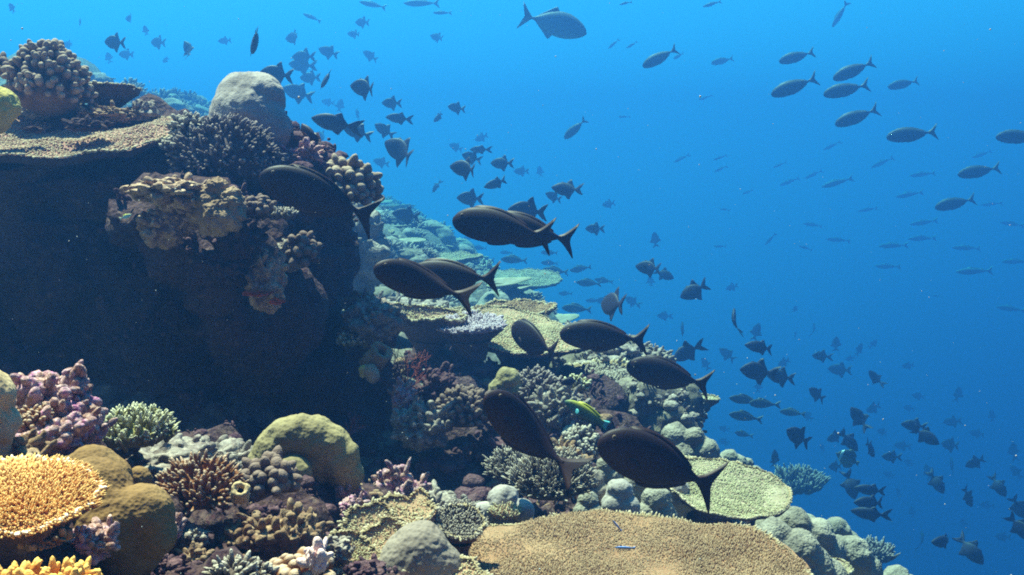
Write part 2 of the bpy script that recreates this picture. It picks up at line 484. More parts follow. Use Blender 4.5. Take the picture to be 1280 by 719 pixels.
# ------------------------------------------------------------------ rock built from overlapping masses, welded and weathered
def fused(name, masses, voxel, mat, rough=((0.05, 4.0), (0.02, 14.0)), cobble=((0.04, 6.0),), seed=3, fm=None):
    """masses: [(centre, (rx, ry, rz))]; one continuous skin round all of them"""
    D, F = ico(3)
    V = np.concatenate([D * np.asarray(r) * (1 + 0.12 * fbm(D * 1.7 + i * 5.1, seed + i, 2))[:, None] + np.asarray(c) for i, (c, r) in enumerate(masses)])
    Fs = np.concatenate([F + i * len(D) for i in range(len(masses))])
    me = mesh_data('tmp', V, [Fs], mat)
    t = bpy.data.objects.new('tmp', me); COL.objects.link(t)
    md = t.modifiers.new('r', 'REMESH'); md.mode = 'VOXEL'; md.voxel_size = voxel
    sm = t.modifiers.new('s', 'SMOOTH'); sm.iterations = 4; sm.factor = 0.6
    dg = bpy.context.evaluated_depsgraph_get()
    ev = t.evaluated_get(dg).to_mesh()
    n = len(ev.vertices)
    co = np.empty(n * 3, np.float32); ev.vertices.foreach_get('co', co); co = co.reshape(-1, 3).astype(float)
    no = np.empty(n * 3, np.float32); ev.vertices.foreach_get('normal', no); no = no.reshape(-1, 3).astype(float)
    fl = [tuple(p.vertices) for p in ev.polygons]
    q = np.array([f for f in fl if len(f) == 4]); tr = np.array([f for f in fl if len(f) == 3]).reshape(-1, 3)
    t.evaluated_get(dg).to_mesh_clear()
    bpy.data.objects.remove(t); bpy.data.meshes.remove(me)
    h = np.zeros(n)
    for a, s in cobble:
        w = co + 0.25 / s * np.stack((fbm(co * s, seed, 2), fbm(co * s + 9, seed, 2), fbm(co * s + 19, seed, 2)), 1)
        h += a * (lumps(w * s, seed + int(s)) - 0.4)
    for a, s in rough:
        h += a * fbm(co * s, seed + 31 + int(s), 4)
    V = co + no * h[:, None]
    return obj(name, V, [q, tr], mat, origin=None)

def growth(parent, n, size, mat, seed, zmin=-.2, prof=KNOB, name='encrusting_growth', keep=None):
    """crust, knobs and stubs grown all over a rock: part of that rock"""
    rng = np.random.default_rng(seed)
    me = parent.data
    pn = len(me.polygons)
    ce = np.empty(pn * 3, np.float32); me.polygons.foreach_get('center', ce); ce = ce.reshape(-1, 3).astype(float)
    no = np.empty(pn * 3, np.float32); me.polygons.foreach_get('normal', no); no = no.reshape(-1, 3).astype(float)
    ok = np.where((no[:, 2] > zmin) & (keep(ce + np.array(parent.location)) if keep else True))[0]
    patch = fbm(ce[ok] * 5.0, seed, 3)
    i = rng.choice(ok, n * 3, p=np.exp(2.2 * patch) / np.exp(2.2 * patch).sum())[:n]
    D, F = ico(2)
    parts = []
    for j in i[:(n * 2) // 3]:                                         # lumps
        s = size * (.5 + 1.3 * rng.random() ** 2)
        v = D * s * np.array((1, 1, .75)) * (1 + .28 * fbm(D * 1.6 + j, int(j) % 997, 2))[:, None]
        parts.append((v + ce[j] + no[j] * s * .2, [F], None, 0))
    k = i[(n * 2) // 3:]
    rep = 6
    kk = np.repeat(k, rep)
    b = ce[kk] + rng.normal(size=(len(kk), 3)) * size * .7
    dd = unit(no[kk] + np.array((0, 0, .5)) + rng.normal(size=(len(kk), 3)) * .4)
    ln = size * (.35 + .75 * rng.random(len(kk)))
    v, f, at = fingers(b - dd * ln[:, None] * .4, dd, ln * 1.3, size * .30 * (.6 + .8 * rng.random(len(kk))), prof, seg=6, bend=.2, rng=rng)
    parts.append((v, f, at, 0))
    V, F, fm, at = join(parts)
    me2 = mesh_data(name, V, F, M[mat], attr=at)
    o = bpy.data.objects.new(name, me2); COL.objects.link(o); o.parent = parent
    tag(o, kind='stuff')
    return o

# ------------------------------------------------------------------ corals
def rot(tx, ty, tz=0):
    return np.array(Matrix.Rotation(rad(tz), 3, 'Z') @ Matrix.Rotation(rad(tx), 3, 'X') @ Matrix.Rotation(rad(ty), 3, 'Y'))

def table(name, px, py, d, a, b, tilt=(0, 0), spin=0, shape=None, mat='tan_table', rim='rim_pale', under='underside',
          n=4000, nub=(0.010, 0.0035), rim_n=240, rim_len=0.016, cup=0.05, thick=0.02, stalk=(0, 0.15, 0.3), seed=1, wob=0.05, lean=0.5, rows=1):
    """a table coral: thin plate set with upright branchlets, paler growing rim, tapering underside and stalk"""
    rng = np.random.default_rng(seed)
    C = P(px, py, d)
    R = rot(tilt[0], tilt[1], spin)
    th_k = np.linspace(0, 2 * math.pi, 721)
    if shape:
        sa = np.array([s[0] for s in shape] + [shape[0][0] + 360]) * math.pi / 180
        sr = np.array([s[1] for s in shape] + [shape[0][1]])
        base = np.interp(th_k, sa, sr)
        ker = np.hanning(41); ker /= ker.sum()
        base = np.convolve(np.concatenate((base[-61:-1], base, base[1:61])), ker, 'same')[60:-60]
    else:
        base = np.ones_like(th_k)
    circ = np.stack((np.cos(th_k), np.sin(th_k), np.full_like(th_k, seed * 1.7)), 1)
    base = base * (1 + wob * fbm(circ * 2.2, seed, 3) + 0.4 * wob * fbm(circ * 9, seed + 4, 2))
    edge = lambda t: np.interp(np.mod(t, 2 * math.pi), th_k, base)
    def surf(r, t):
        e = edge(t)
        x, y = a * e * r * np.cos(t), b * e * r * np.sin(t)
        q = np.stack((x * 5, y * 5, np.full_like(x, seed)), 1)
        z = cup * max(a, b) * (r * e) ** 2 * 1.6 + 0.03 * max(a, b) * fbm(q * 0.5 / max(a, .1), seed + 2, 3) * np.minimum(1, r * 2)
        return np.stack((x, y, z), 1)
    nt_, nr_ = 160, 18
    tt = np.linspace(0, 2 * math.pi, nt_, endpoint=False)
    rr = np.linspace(0.03, 1, nr_)
    top = np.concatenate([surf(np.full(nt_, r), tt) for r in rr])
    parts = []
    bot = []
    sx, sr, sh = stalk
    for k, r in enumerate(np.linspace(1, 0.0, 9)):
        s = surf(np.full(nt_, r), tt)
        drop = thick * (0.5 + 1.5 * (1 - r)) + 0.25 * sh * (1 - r) ** 2.2
        s[:, 2] -= drop + 0.006 * fbm(s * 20, seed + 8, 2)
        bot.append(s)
    def grid(rows_, nt):
        i = np.arange(rows_ - 1)[:, None] * nt + np.arange(nt)[None]
        j = np.arange(rows_ - 1)[:, None] * nt + (np.arange(nt)[None] + 1) % nt
        return np.stack((i, j, j + nt, i + nt), 2).reshape(-1, 4)
    V = np.concatenate([top] + bot)
    F = grid(nr_ + 9, nt_)
    cap = np.stack((np.full(nt_, len(V)), (np.arange(nt_) + 1) % nt_, np.arange(nt_)), 1)
    V = np.concatenate((V, surf(np.zeros(1), np.zeros(1))))
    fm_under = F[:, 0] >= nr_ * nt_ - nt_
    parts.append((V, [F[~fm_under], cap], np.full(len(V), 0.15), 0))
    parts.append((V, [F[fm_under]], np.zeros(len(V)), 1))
    r = np.sqrt(rng.random(n)) * 0.985; t = rng.random(n) * 2 * math.pi
    p = surf(r, t)
    out = np.stack((np.cos(t) * a, np.sin(t) * b, np.zeros(n)), 1); out = unit(out)
    dirs = np.array((0, 0, 1.0)) + out * (lean * r ** 2)[:, None] + rng.normal(size=(n, 3)) * 0.22
    ln = nub[0] * (0.55 + 0.9 * rng.random(n)) * (0.8 + 0.35 * fbm(p * 14, seed, 2))
    v, f, at = fingers(p - np.array((0, 0, .002)), dirs, ln, nub[1] * (0.8 + 0.5 * rng.random(n)), NUB, seg=4)
    parts.append((v, f, at, 0))
    V, F, fm, at = join(parts)
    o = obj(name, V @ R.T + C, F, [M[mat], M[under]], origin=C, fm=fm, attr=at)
    m = rim_n * rows
    t = (np.arange(m) + rng.random(m) * 0.9) / m * 2 * math.pi
    rr = 0.975 + 0.025 * rng.random(m) if rows == 1 else 0.90 + 0.10 * rng.random(m)
    p = surf(rr, t)
    out = unit(np.stack((np.cos(t) * a, np.sin(t) * b, np.zeros(m)), 1))
    dirs = out + np.array((0, 0, 1.0)) * (0.15 + 0.6 * rng.random(m))[:, None] + rng.normal(size=(m, 3)) * 0.22
    wv = np.clip(0.62 + 0.75 * fbm(np.stack((np.cos(t) * 5, np.sin(t) * 5, np.full(m, seed * 2.3)), 1), seed + 6, 3), .12, 1.5)
    v, f, at = fingers(p - out * 0.004, dirs, rim_len * wv * (0.4 + 0.9 * rng.random(m)), nub[1] * 1.5 * (0.8 + 0.5 * rng.random(m)), TAPER, seg=5)
    obj('growing_rim', v @ R.T + C, f, M[rim], parent=o, attr=at)
    if sh > 0:
        nz, nn = 12, 28
        ang = np.linspace(0, 2 * math.pi, nn, endpoint=False)
        rows_ = []
        for k in range(nz):
            s = k / (nz - 1)
            w = sr * (0.55 + 0.9 * (1 - s) ** 3 + 0.35 * s ** 2)
            rows_.append(np.stack((sx + w * np.cos(ang), w * np.sin(ang), np.full(nn, -thick * 0.8 - sh * s)), 1))
        v = np.concatenate(rows_)
        v = v + unit(v * np.array((1, 1, 0)) + 1e-6) * (0.18 * sr * fbm(v * 9 / max(sr * 6, .3), seed + 5, 3))[:, None]
        vv = v.copy(); vv[:, :2] = v[:, :2]
        w = vv[:, :2] @ np.eye(2)
        loc = np.stack((w[:, 0], w[:, 1], np.zeros(len(w))), 1) @ R.T
        loc[:, 2] += vv[:, 2]
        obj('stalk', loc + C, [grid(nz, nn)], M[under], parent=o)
    return o

def thicket(name, px, py, d, rx, rz, n=160, ln=0.03, r=0.006, prof=TAPER, mat='brown_finger', lo=-0.05, ry=None, up=0.35, jit=0.10, seed=1,
            seg=6, bend=0.12, tilt=(0, 0), core=0.9, side=1):
    """a clump of branches growing out of a low dome; rx, rz: half width and height in pixels of the photograph"""
    rng = np.random.default_rng(seed)
    k = d / FPX
    rx, rz = rx * k, rz * k
    ry = rx if ry is None else ry * k
    C = P(px, py, d)
    R = rot(*tilt)
    D = fib(n, lo, rng, jit)
    s = np.array((rx, ry, rz))
    lump = 1 + 0.10 * fbm(D * 2.0 + seed, seed, 2)
    base = D * (s * core) * lump[:, None]
    nrm = unit(D / s * min(rx, rz) + np.array((0, 0, up)))
    L = ln * (0.65 + 0.7 * rng.random(n))
    base = base - nrm * (L * 0.55)[:, None]
    v, f, at = fingers(base, nrm, L * 1.35, r * (0.8 + 0.45 * rng.random(n)), prof, seg=seg, bend=bend, rng=rng)
    parts = [(v, f, at, 0)]
    if side:                                                     # short side branchlets on the main branches
        m = n * side
        i = rng.integers(0, n, m)
        q = base[i] + nrm[i] * (L[i] * (0.55 + 0.5 * rng.random(m)))[:, None]
        dd = unit(nrm[i] + rng.normal(size=(m, 3)) * 0.7)
        v, f, at = fingers(q, dd, L[i] * 0.5, r * 0.62 * (0.8 + 0.4 * rng.random(m)), prof, seg=5)
        parts.append((v, f, 0.3 + 0.7 * at, 0))
    dv, df = ico(4)
    w = dv * (s * core * 0.93) * (1 + 0.10 * fbm(dv * 2.0 + seed, seed, 2))[:, None]
    w[:, 2] = np.where(w[:, 2] < 0, w[:, 2] * 0.55, w[:, 2])
    parts.append((w, [df], np.zeros(len(w)), 0))
    V, F, fm, at = join(parts)
    return obj(name, V @ R.T + C, F, M[mat], origin=C - np.array((0, 0, rz * 0.4)), attr=at)

def head(name, px, py, d, lobes, mat='grey_head', sub=5, k=16.0, amp=0.09, freq=1.8, fine=0.0, seed=1, squash=0.0):
    """a massive coral; lobes in pixels of the photograph: (dx, dy, metres nearer the viewer, radius)"""
    s = d / FPX
    ls = [((dx * s, -nr, -dy * s), r * s) for dx, dy, nr, r in lobes]
    V, F = blob(P(px, py, d), ls, sub, k, amp, freq, seed, fine, squash)
    C = P(px, py, d); D = unit(V - C); R_ = max(r for _, r in ls)
    q = (V - C) / R_
    V = V + D * (R_ * (.020 * fbm(q * 6, seed + 40, 4) - .035 * np.clip(lumps(q * 4.5 + .4 * fbm(q * 3, seed, 2)[:, None], seed + 2) - .82, 0, 1) * 4 * (fbm(q * 1.3, seed + 9, 2) > .15)))[:, None]
    return obj(name, V, [F], M[mat])

def rubble(name, px, py, d, rx, rz, mat='rubble_grey', ry=None, seed=1, amp=0.30, cob=0.22, freq=2.2, cobs=3.0, sub=5, bits=0, bit=(0.02, 0.006)):
    """a knobbly encrusted lump of reef rock, some with stubby outgrowths"""
    k = d / FPX
    rx, rz = rx * k, rz * k
    ry = rx if ry is None else ry * k
    D, F = ico(sub)
    q = D * freq + seed * 7.7
    h = 1 + amp * fbm(q, seed, 4) + cob * (lumps(D * cobs + 0.3 * fbm(q, seed + 3, 2)[:, None] + seed, seed) - 0.5) + 0.4 * cob * (lumps(D * cobs * 2.6 + seed, seed + 1) - 0.5)
    C = P(px, py, d)
    V = D * np.array((rx, ry, rz)) * h[:, None]
    parts = [(V, [F], None, 0)]
    if bits:
        rng = np.random.default_rng(seed)
        i = rng.integers(0, len(D), bits * 3)
        i = i[D[i, 2] > -0.2][:bits]
        dd = unit(D[i] + np.array((0, 0, .5)) + rng.normal(size=(len(i), 3)) * .5)
        ln = bit[0] * (0.5 + rng.random(len(i)))
        v, f, at = fingers(V[i] - dd * ln[:, None] * .3, dd, ln * 1.3, bit[1] * (0.7 + 0.8 * rng.random(len(i))), KNOB, seg=7, bend=.2, rng=rng)
        parts.append((v, f, at, 0))
    V, F, fm, at = join(parts)
    return obj(name, V + C, F, M[mat], attr=at)

# ------------------------------------------------------------------ reef rock
def E(px, py, d, rx, rz, ry):
    return P(px, py, d), (rx * d / FPX, ry, rz * d / FPX)

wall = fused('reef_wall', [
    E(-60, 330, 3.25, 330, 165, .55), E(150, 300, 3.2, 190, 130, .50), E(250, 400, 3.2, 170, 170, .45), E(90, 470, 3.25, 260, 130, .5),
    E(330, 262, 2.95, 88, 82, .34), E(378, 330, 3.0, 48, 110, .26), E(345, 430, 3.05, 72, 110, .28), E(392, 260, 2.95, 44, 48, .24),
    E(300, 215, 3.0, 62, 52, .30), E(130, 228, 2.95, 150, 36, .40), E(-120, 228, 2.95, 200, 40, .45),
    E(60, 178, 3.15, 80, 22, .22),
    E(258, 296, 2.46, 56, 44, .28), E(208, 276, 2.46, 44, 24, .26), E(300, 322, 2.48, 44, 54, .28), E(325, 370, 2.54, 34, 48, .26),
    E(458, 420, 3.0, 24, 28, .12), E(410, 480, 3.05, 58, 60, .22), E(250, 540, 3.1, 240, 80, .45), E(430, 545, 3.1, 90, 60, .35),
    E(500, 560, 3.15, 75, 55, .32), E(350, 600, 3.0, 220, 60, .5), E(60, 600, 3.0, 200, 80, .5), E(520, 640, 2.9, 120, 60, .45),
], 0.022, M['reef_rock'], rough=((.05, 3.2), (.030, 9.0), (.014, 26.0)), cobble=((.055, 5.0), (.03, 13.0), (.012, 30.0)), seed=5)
tag(wall, 'massive dark reef wall undercut beneath the large table coral', 'reef rock')

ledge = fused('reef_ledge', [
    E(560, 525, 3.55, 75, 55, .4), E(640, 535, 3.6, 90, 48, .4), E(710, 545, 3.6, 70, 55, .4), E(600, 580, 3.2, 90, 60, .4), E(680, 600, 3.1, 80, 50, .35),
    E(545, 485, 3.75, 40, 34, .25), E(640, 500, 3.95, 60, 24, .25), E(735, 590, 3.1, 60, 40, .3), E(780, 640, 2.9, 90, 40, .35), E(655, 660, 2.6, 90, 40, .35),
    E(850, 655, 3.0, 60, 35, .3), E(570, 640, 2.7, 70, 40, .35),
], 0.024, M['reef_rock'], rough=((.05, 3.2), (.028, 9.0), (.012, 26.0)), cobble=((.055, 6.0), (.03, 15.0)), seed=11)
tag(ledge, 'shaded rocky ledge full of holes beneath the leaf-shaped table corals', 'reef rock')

bommie = fused('reef_bommie', [
    E(754, 498, 4.2, 85, 48, .45), E(804, 518, 4.1, 62, 52, .4), E(739, 458, 4.5, 62, 30, .35), E(774, 463, 4.6, 48, 26, .3), E(714, 518, 4.0, 60, 50, .3), E(774, 563, 4.0, 60, 40, .35),
    E(824, 518, 4.1, 40, 44, .3),
], 0.026, M['terrain'], rough=((.05, 3.0), (.03, 8.0), (.018, 22.0)), cobble=((.07, 5.5), (.04, 13.0), (.02, 28.0)), seed=17)
tag(bommie, 'rounded coral-crusted boulder rising at the edge of the slope behind the two lowest dark fish', 'reef rock')

base = fused('foreground_rock', [
    E(60, 680, 1.25, 130, 80, .22), E(170, 725, 1.35, 130, 60, .22), E(60, 575, 1.45, 90, 56, .2), E(170, 612, 1.75, 90, 46, .2), E(300, 722, 1.6, 130, 60, .25),
    E(385, 680, 1.85, 70, 60, .2), E(480, 755, 1.7, 110, 60, .22), E(250, 785, 1.2, 160, 50, .2), E(420, 800, 1.4, 200, 60, .22), E(-40, 740, 1.0, 120, 70, .2),
], 0.014, M['reef_rock'], rough=((.04, 5), (.022, 14.0), (.012, 40.0)), cobble=((.045, 8.0), (.022, 20.0), (.010, 45.0)), seed=23)
tag(base, 'dark broken rock under the corals of the lower left corner', 'reef rock')

T = tag
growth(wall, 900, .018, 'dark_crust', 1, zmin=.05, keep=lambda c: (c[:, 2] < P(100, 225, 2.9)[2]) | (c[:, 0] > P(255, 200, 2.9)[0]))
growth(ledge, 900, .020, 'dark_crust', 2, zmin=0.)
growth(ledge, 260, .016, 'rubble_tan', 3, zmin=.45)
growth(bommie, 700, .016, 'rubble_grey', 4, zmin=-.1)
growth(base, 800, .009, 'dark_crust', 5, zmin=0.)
growth(base, 420, .007, 'rubble_tan', 6, zmin=.3)
# ------------------------------------------------------------------ top of the reef, left
T(table('table_coral', -15, 170, 2.72, .57, .36, tilt=(13, 1.5), shape=[(0, 1.0), (30, 1.05), (60, 1.0), (90, 1.0), (180, 1.1), (270, 1.0), (320, .93), (340, .90)],
        mat='pink_table', rim='rim_pale', n=14000, nub=(.007, .0032), rim_n=420, rim_len=.020, cup=.02, thick=.03, stalk=(.05, .22, .30), seed=2, wob=.03, rows=1),
  'broad pinkish table coral roofing the dark overhang', 'table coral')
T(thicket('knobby_coral', 62, 116, 2.84, 48, 64, n=230, ln=.026, r=.0112, prof=KNOB, mat='brown_knob', lo=-.1, up=.1, seg=8, side=0, seed=4, core=.86), 'round knobby brown coral dome on top of the broad table coral', 'coral')
T(rubble('coral_rubble', 66, 140, 2.97, 42, 20, 'rubble_grey', seed=9), 'grey rubble heap under the knobby dome on the broad table coral', 'coral rubble')
T(head('massive_coral', -4, 133, 2.50, [(0, 0, 0, 26), (-2, 12, .01, 22), (-20, 2, 0, 24)], 'yellow_head', sub=5, seed=3), 'yellow rounded coral head cut by the edge of the view, on the broad table coral', 'coral')
T(thicket('knobby_coral', 4, 90, 2.85, 16, 14, n=36, ln=.022, r=.011, prof=KNOB, mat='dark_knob', seg=7, side=0, seed=5), 'small purple knobby coral peeping from behind the yellow coral head', 'coral')
T(table('table_coral', 138, 112, 3.0, .085, .07, tilt=(-6, 3), mat='olive_table', rim='rim_pale', n=900, rim_n=110, rim_len=.010, nub=(.007, .003), thick=.03, stalk=(-.03, .035, .10), seed=6), 'small thin olive table coral jutting right of the knobby dome', 'table coral')
T(rubble('coral_rubble', 180, 140, 2.95, 15, 14, 'rubble_grey', seed=12), 'small dark nodule at the back edge of the broad table coral', 'coral rubble')
T(rubble('coral_rubble', 140, 145, 2.92, 36, 9, 'rubble_tan', seed=13, bits=30, bit=(.012, .005)), 'pale crusted rubble ridge beside the small dark nodule', 'coral rubble')
T(rubble('coral_rubble', 108, 158, 2.62, 20, 6, 'reef_rock', seed=14, cob=.35, bits=26, bit=(.014, .006)), 'low dark clump lying in the middle of the broad table coral', 'coral rubble')
T(rubble('coral_rubble', 42, 162, 2.55, 9, 3.5, 'reef_rock', seed=15, cob=.35), 'tiny dark scrap lying near the yellow coral head', 'coral rubble')
T(head('massive_coral', 311, 150, 2.80, [(-8, -28, 0, 30), (14, -26, 0, 32), (-2, 0, .02, 44), (-22, 18, .0, 34), (22, 14, .02, 34), (0, 34, .02, 46), (44, 40, -.02, 26), (54, 56, 0, 20)], 'bluegrey_head', k=16, sub=6, seed=7, amp=.03), 'tall smooth grey coral head standing on top of the reef wall', 'coral')
T(thicket('finger_coral', 285, 205, 2.66, 70, 58, n=520, ln=.022, r=.0058, prof=NUB, mat='grey_thicket', lo=-.35, ry=60, up=.15, seed=8, seg=6, core=.92), 'dark dense stubby branching coral below the tall grey head', 'coral')
T(thicket('finger_coral', 238, 168, 2.64, 22, 20, n=110, ln=.022, r=.0062, prof=KNOB, mat='pale_thicket', seed=10, side=1), 'pale-tipped branching sprig at the right end of the broad table coral', 'coral')
T(thicket('finger_coral', 222, 186, 2.60, 16, 10, n=70, ln=.018, r=.006, prof=KNOB, mat='pale_thicket', seed=11, side=1), 'small pale-tipped tuft hanging under the sprig by the broad table coral', 'coral')
T(thicket('knobby_coral', 432, 236, 2.82, 40, 38, n=105, ln=.036, r=.0135, prof=KNOB, mat='brown_knob', lo=-.45, up=.15, seg=8, side=0, seed=14, core=.8, jit=.06), 'pale brown knobby coral with fat rounded fingers at the right brow of the reef wall', 'coral')
T(rubble('coral_rubble', 378, 200, 2.80, 26, 17, 'rubble_pink', seed=18, bits=60, bit=(.020, .0065)), 'pinkish crusted rubble left of the pale brown knobby coral', 'coral rubble')
T(table('table_coral', 466, 226, 2.95, .022, .02, tilt=(4, 4), mat='green_plate', rim='rim_pale', n=120, rim_n=40, rim_len=.007, nub=(.005, .002), thick=.008, stalk=(-.01, .008, .03), seed=15), 'tiny pale shelf sticking out right of the pale brown knobby coral', 'table coral')
T(head('massive_coral', 273, 254, 2.12, [(0, -20, 0, 13), (-10, -2, .0, 20), (14, -2, .0, 18), (-2, 16, .01, 25), (20, -10, 0, 10), (16, 16, .01, 18)], 'dusky_head', seed=16, amp=.16, freq=2.6, fine=.05, sub=6), 'cone-shaped smooth coral head catching the light on the face of the reef wall', 'coral')
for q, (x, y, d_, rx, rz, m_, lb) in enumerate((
        (212, 240, 2.12, 40, 15, 'sunlit_rock', 'sunlit crusted shelf of rock just below the broad table coral'),
        (206, 284, 2.14, 27, 22, 'sunlit_rock', 'sunlit pitted knob of rock left of the cone-shaped head'),
        (232, 262, 2.15, 34, 24, 'sunlit_rock', 'crusted lump between the pitted knob and the cone-shaped head'),
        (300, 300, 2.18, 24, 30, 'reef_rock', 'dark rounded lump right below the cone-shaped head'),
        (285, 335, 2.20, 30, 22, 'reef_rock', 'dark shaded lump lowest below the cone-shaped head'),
        (332, 352, 2.22, 22, 34, 'sunlit_rock', 'steep sunlit rib of crusted rock with a red sponge at its foot'),
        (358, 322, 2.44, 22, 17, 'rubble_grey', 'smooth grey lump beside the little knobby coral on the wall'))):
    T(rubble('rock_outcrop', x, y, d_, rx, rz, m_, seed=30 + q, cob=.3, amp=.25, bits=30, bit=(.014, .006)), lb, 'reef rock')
T(thicket('knobby_coral', 322, 266, 2.20, 18, 17, n=46, ln=.018, r=.0085, prof=KNOB, mat='dark_knob', seg=7, side=0, seed=21), 'small dark knobby coral right of the cone-shaped head', 'coral')
T(thicket('finger_coral', 345, 270, 2.22, 24, 6, n=90, ln=.014, r=.0045, prof=NUB, mat='pale_thicket', seed=22), 'thin tan bracket of branchlets jutting right from the wall', 'coral')
T(thicket('knobby_coral', 378, 315, 2.42, 18, 20, n=34, ln=.020, r=.0105, prof=KNOB, mat='dark_knob', lo=-.5, seg=8, side=0, seed=23), 'little dark knobby coral low on the shaded wall', 'coral')
T(rubble('red_sponge', 322, 366, 2.15, 15, 4, 'sponge_red', seed=40, cob=.4), 'red crust sponge at the foot of the sunlit rib', 'sponge')
T(rubble('red_sponge', 346, 376, 2.17, 8, 4, 'sponge_red', seed=41, cob=.4), 'small orange-red sponge right of the red crust sponge', 'sponge')

# ------------------------------------------------------------------ foot of the wall and the ledge
T(rubble('rock_outcrop', 465, 402, 2.85, 32, 26, 'rubble_grey', seed=50, cob=.35, bits=30, bit=(.016, .007)), 'lumpy rock with a sunlit top at the right foot of the wall', 'reef rock')
T(rubble('rock_outcrop', 447, 382, 2.9, 16, 14, 'rubble_tan', seed=51, cob=.35, bits=30, bit=(.014, .006)), 'pale crusted knob leaning against the wall edge', 'reef rock')
T(thicket('finger_coral', 440, 428, 2.82, 18, 9, n=40, ln=.014, r=.007, prof=KNOB, mat='green_finger', seed=52, side=0), 'few small greenish coral knobs in the shade at the wall foot', 'coral')

def ring_sponge(px, py, d, r, tube, h, lean, mat, label, hole=True):
    C = P(px, py, d); k = d / FPX
    n, m = 40, 9
    a = np.linspace(0, 2 * math.pi, n, endpoint=False)
    prof = [(1.05, -h), (1.0, -h * .6), (.92, -h * .25), (1.0, -.15), (.98, .1), (.78, .22), (.52, .12), (.44, -.1), (.40, -.5)]
    rows = [np.stack((np.cos(a) * q * (1 + .06 * np.sin(3 * a + z)), np.sin(a) * q * (1 + .05 * np.cos(2 * a)), np.full(n, z)), 1) * r * k for q, z in prof]
    v = np.concatenate(rows)
    v = v + r * k * .10 * np.stack((fbm(v / (r * k) * 1.8, 3, 3), fbm(v / (r * k) * 1.8 + 7, 3, 3), fbm(v / (r * k) * 1.8 + 17, 3, 3)), 1)
    v = v @ rot(*lean).T
    i = np.arange(m - 1)[:, None] * n + np.arange(n)[None]; j = np.arange(m - 1)[:, None] * n + (np.arange(n)[None] + 1) % n
    F = np.stack((i, j, j + n, i + n), 2).reshape(-1, 4)
    o = obj('tube_sponge', v + C, [F], M[mat])
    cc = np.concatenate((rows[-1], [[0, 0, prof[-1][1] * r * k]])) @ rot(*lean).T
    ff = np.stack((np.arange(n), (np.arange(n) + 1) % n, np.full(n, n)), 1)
    obj('mouth_shade_disc', cc + C, [ff], M['mouth_shade'], parent=o)  # black disc closing the tube, stands in for the shade inside it
    return tag(o, label, 'sponge')
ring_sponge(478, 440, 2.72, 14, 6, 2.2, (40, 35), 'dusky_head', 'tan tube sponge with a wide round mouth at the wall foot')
T(head('lobe_sponge', 463, 464, 2.70, [(0, 0, 0, 9), (3, 6, 0, 9)], 'sponge_tan', sub=4, seed=60), 'short rounded tan sponge lobe under the tube sponge', 'sponge')
T(head('lobe_sponge', 454, 462, 2.70, [(0, 0, 0, 6), (0, 6, 0, 5)], 'yellow_head', sub=4, seed=61), 'tiny orange sponge bud left of the rounded tan lobe', 'sponge')

def sea_fan(px, py, d, w, h, n, mat, label, seed):
    rng = np.random.default_rng(seed); k = d / FPX
    C = P(px, py + h / 2, d)
    b, dr, ln, rr = [], [], [], []
    def grow(p, dd, L, r, lev):
        b.append(p); dr.append(dd); ln.append(L); rr.append(r)
        if lev == 0: return
        for s in range(rng.integers(2, 4)):
            t = .45 + .5 * rng.random()
            nd = unit(dd + np.array((rng.normal() * .6, rng.normal() * .25, .15 + rng.normal() * .45)))
            grow(p + dd * L * t, nd, L * (.62 + .25 * rng.random()), r * .72, lev - 1)
    for s in range(n):
        grow(np.array((rng.normal() * w * .18 * k, rng.normal() * .01, 0)), unit(np.array((rng.normal() * .5, rng.normal() * .2, 1))), h * k * .42, .0035, 4)
    v, f, at = fingers(np.array(b), np.array(dr), np.array(ln), np.array(rr), SPIKE, seg=4)
    o = obj('sea_fan', v + C, f, M[mat], attr=at)
    return tag(o, label, 'sea fan')
sea_fan(505, 472, 2.95, 62, 78, 5, 'fan_red', 'bushy dull red sea fan beside the tube sponge', 3)
sea_fan(430, 535, 2.6, 22, 34, 2, 'fan_red', 'small thin red sea whip in the dark behind the olive coral head', 4)
sea_fan(610, 575, 2.7, 60, 40, 3, 'fan_red', 'low reddish sea fan left of the pale-tipped coral thicket', 6)

# ------------------------------------------------------------------ tables in the middle distance
T(table('table_coral', 535, 416, 3.75, .14, .125, tilt=(6, 6), mat='olive_table', rim='rim_pale', n=1500, rim_n=200, rim_len=.014, nub=(.009, .004), cup=.35, thick=.03, stalk=(.0, .05, .22), seed=31), 'dish-shaped olive table coral nearest the wall foot', 'table coral')
T(table('table_coral', 588, 414, 3.70, .13, .12, tilt=(7, -2), mat='lavender', rim='lavender', n=1700, rim_n=240, rim_len=.024, nub=(.022, .0048), cup=.12, thick=.03, stalk=(0, .06, .24), seed=32, wob=.12), 'lavender table coral covered in coarse branchlets', 'table coral')
T(table('table_coral', 662, 419, 3.95, .30, .27, tilt=(12, 2), spin=0, shape=[(0, .95), (30, .55), (60, .62), (95, .95), (120, 1.12), (150, .85), (180, .75), (230, .98), (270, .95), (320, 1.02)],
        mat='olive_table', rim='rim_pale', n=7000, rim_n=420, rim_len=.014, nub=(.008, .0036), cup=.06, thick=.03, stalk=(-.02, .10, .30), seed=33, wob=.05), 'leaf-shaped olive table coral, the largest in the middle of the slope', 'table coral')
T(table('table_coral', 640, 394, 4.35, .17, .11, tilt=(14, -4), mat='tan_table', rim='rim_pale', n=3000, rim_n=260, rim_len=.014, nub=(.009, .004), cup=.1, thick=.03, stalk=(0, .06, .25), seed=34, wob=.14), 'ragged tan table coral overlapping the back of the leaf-shaped table', 'table coral')
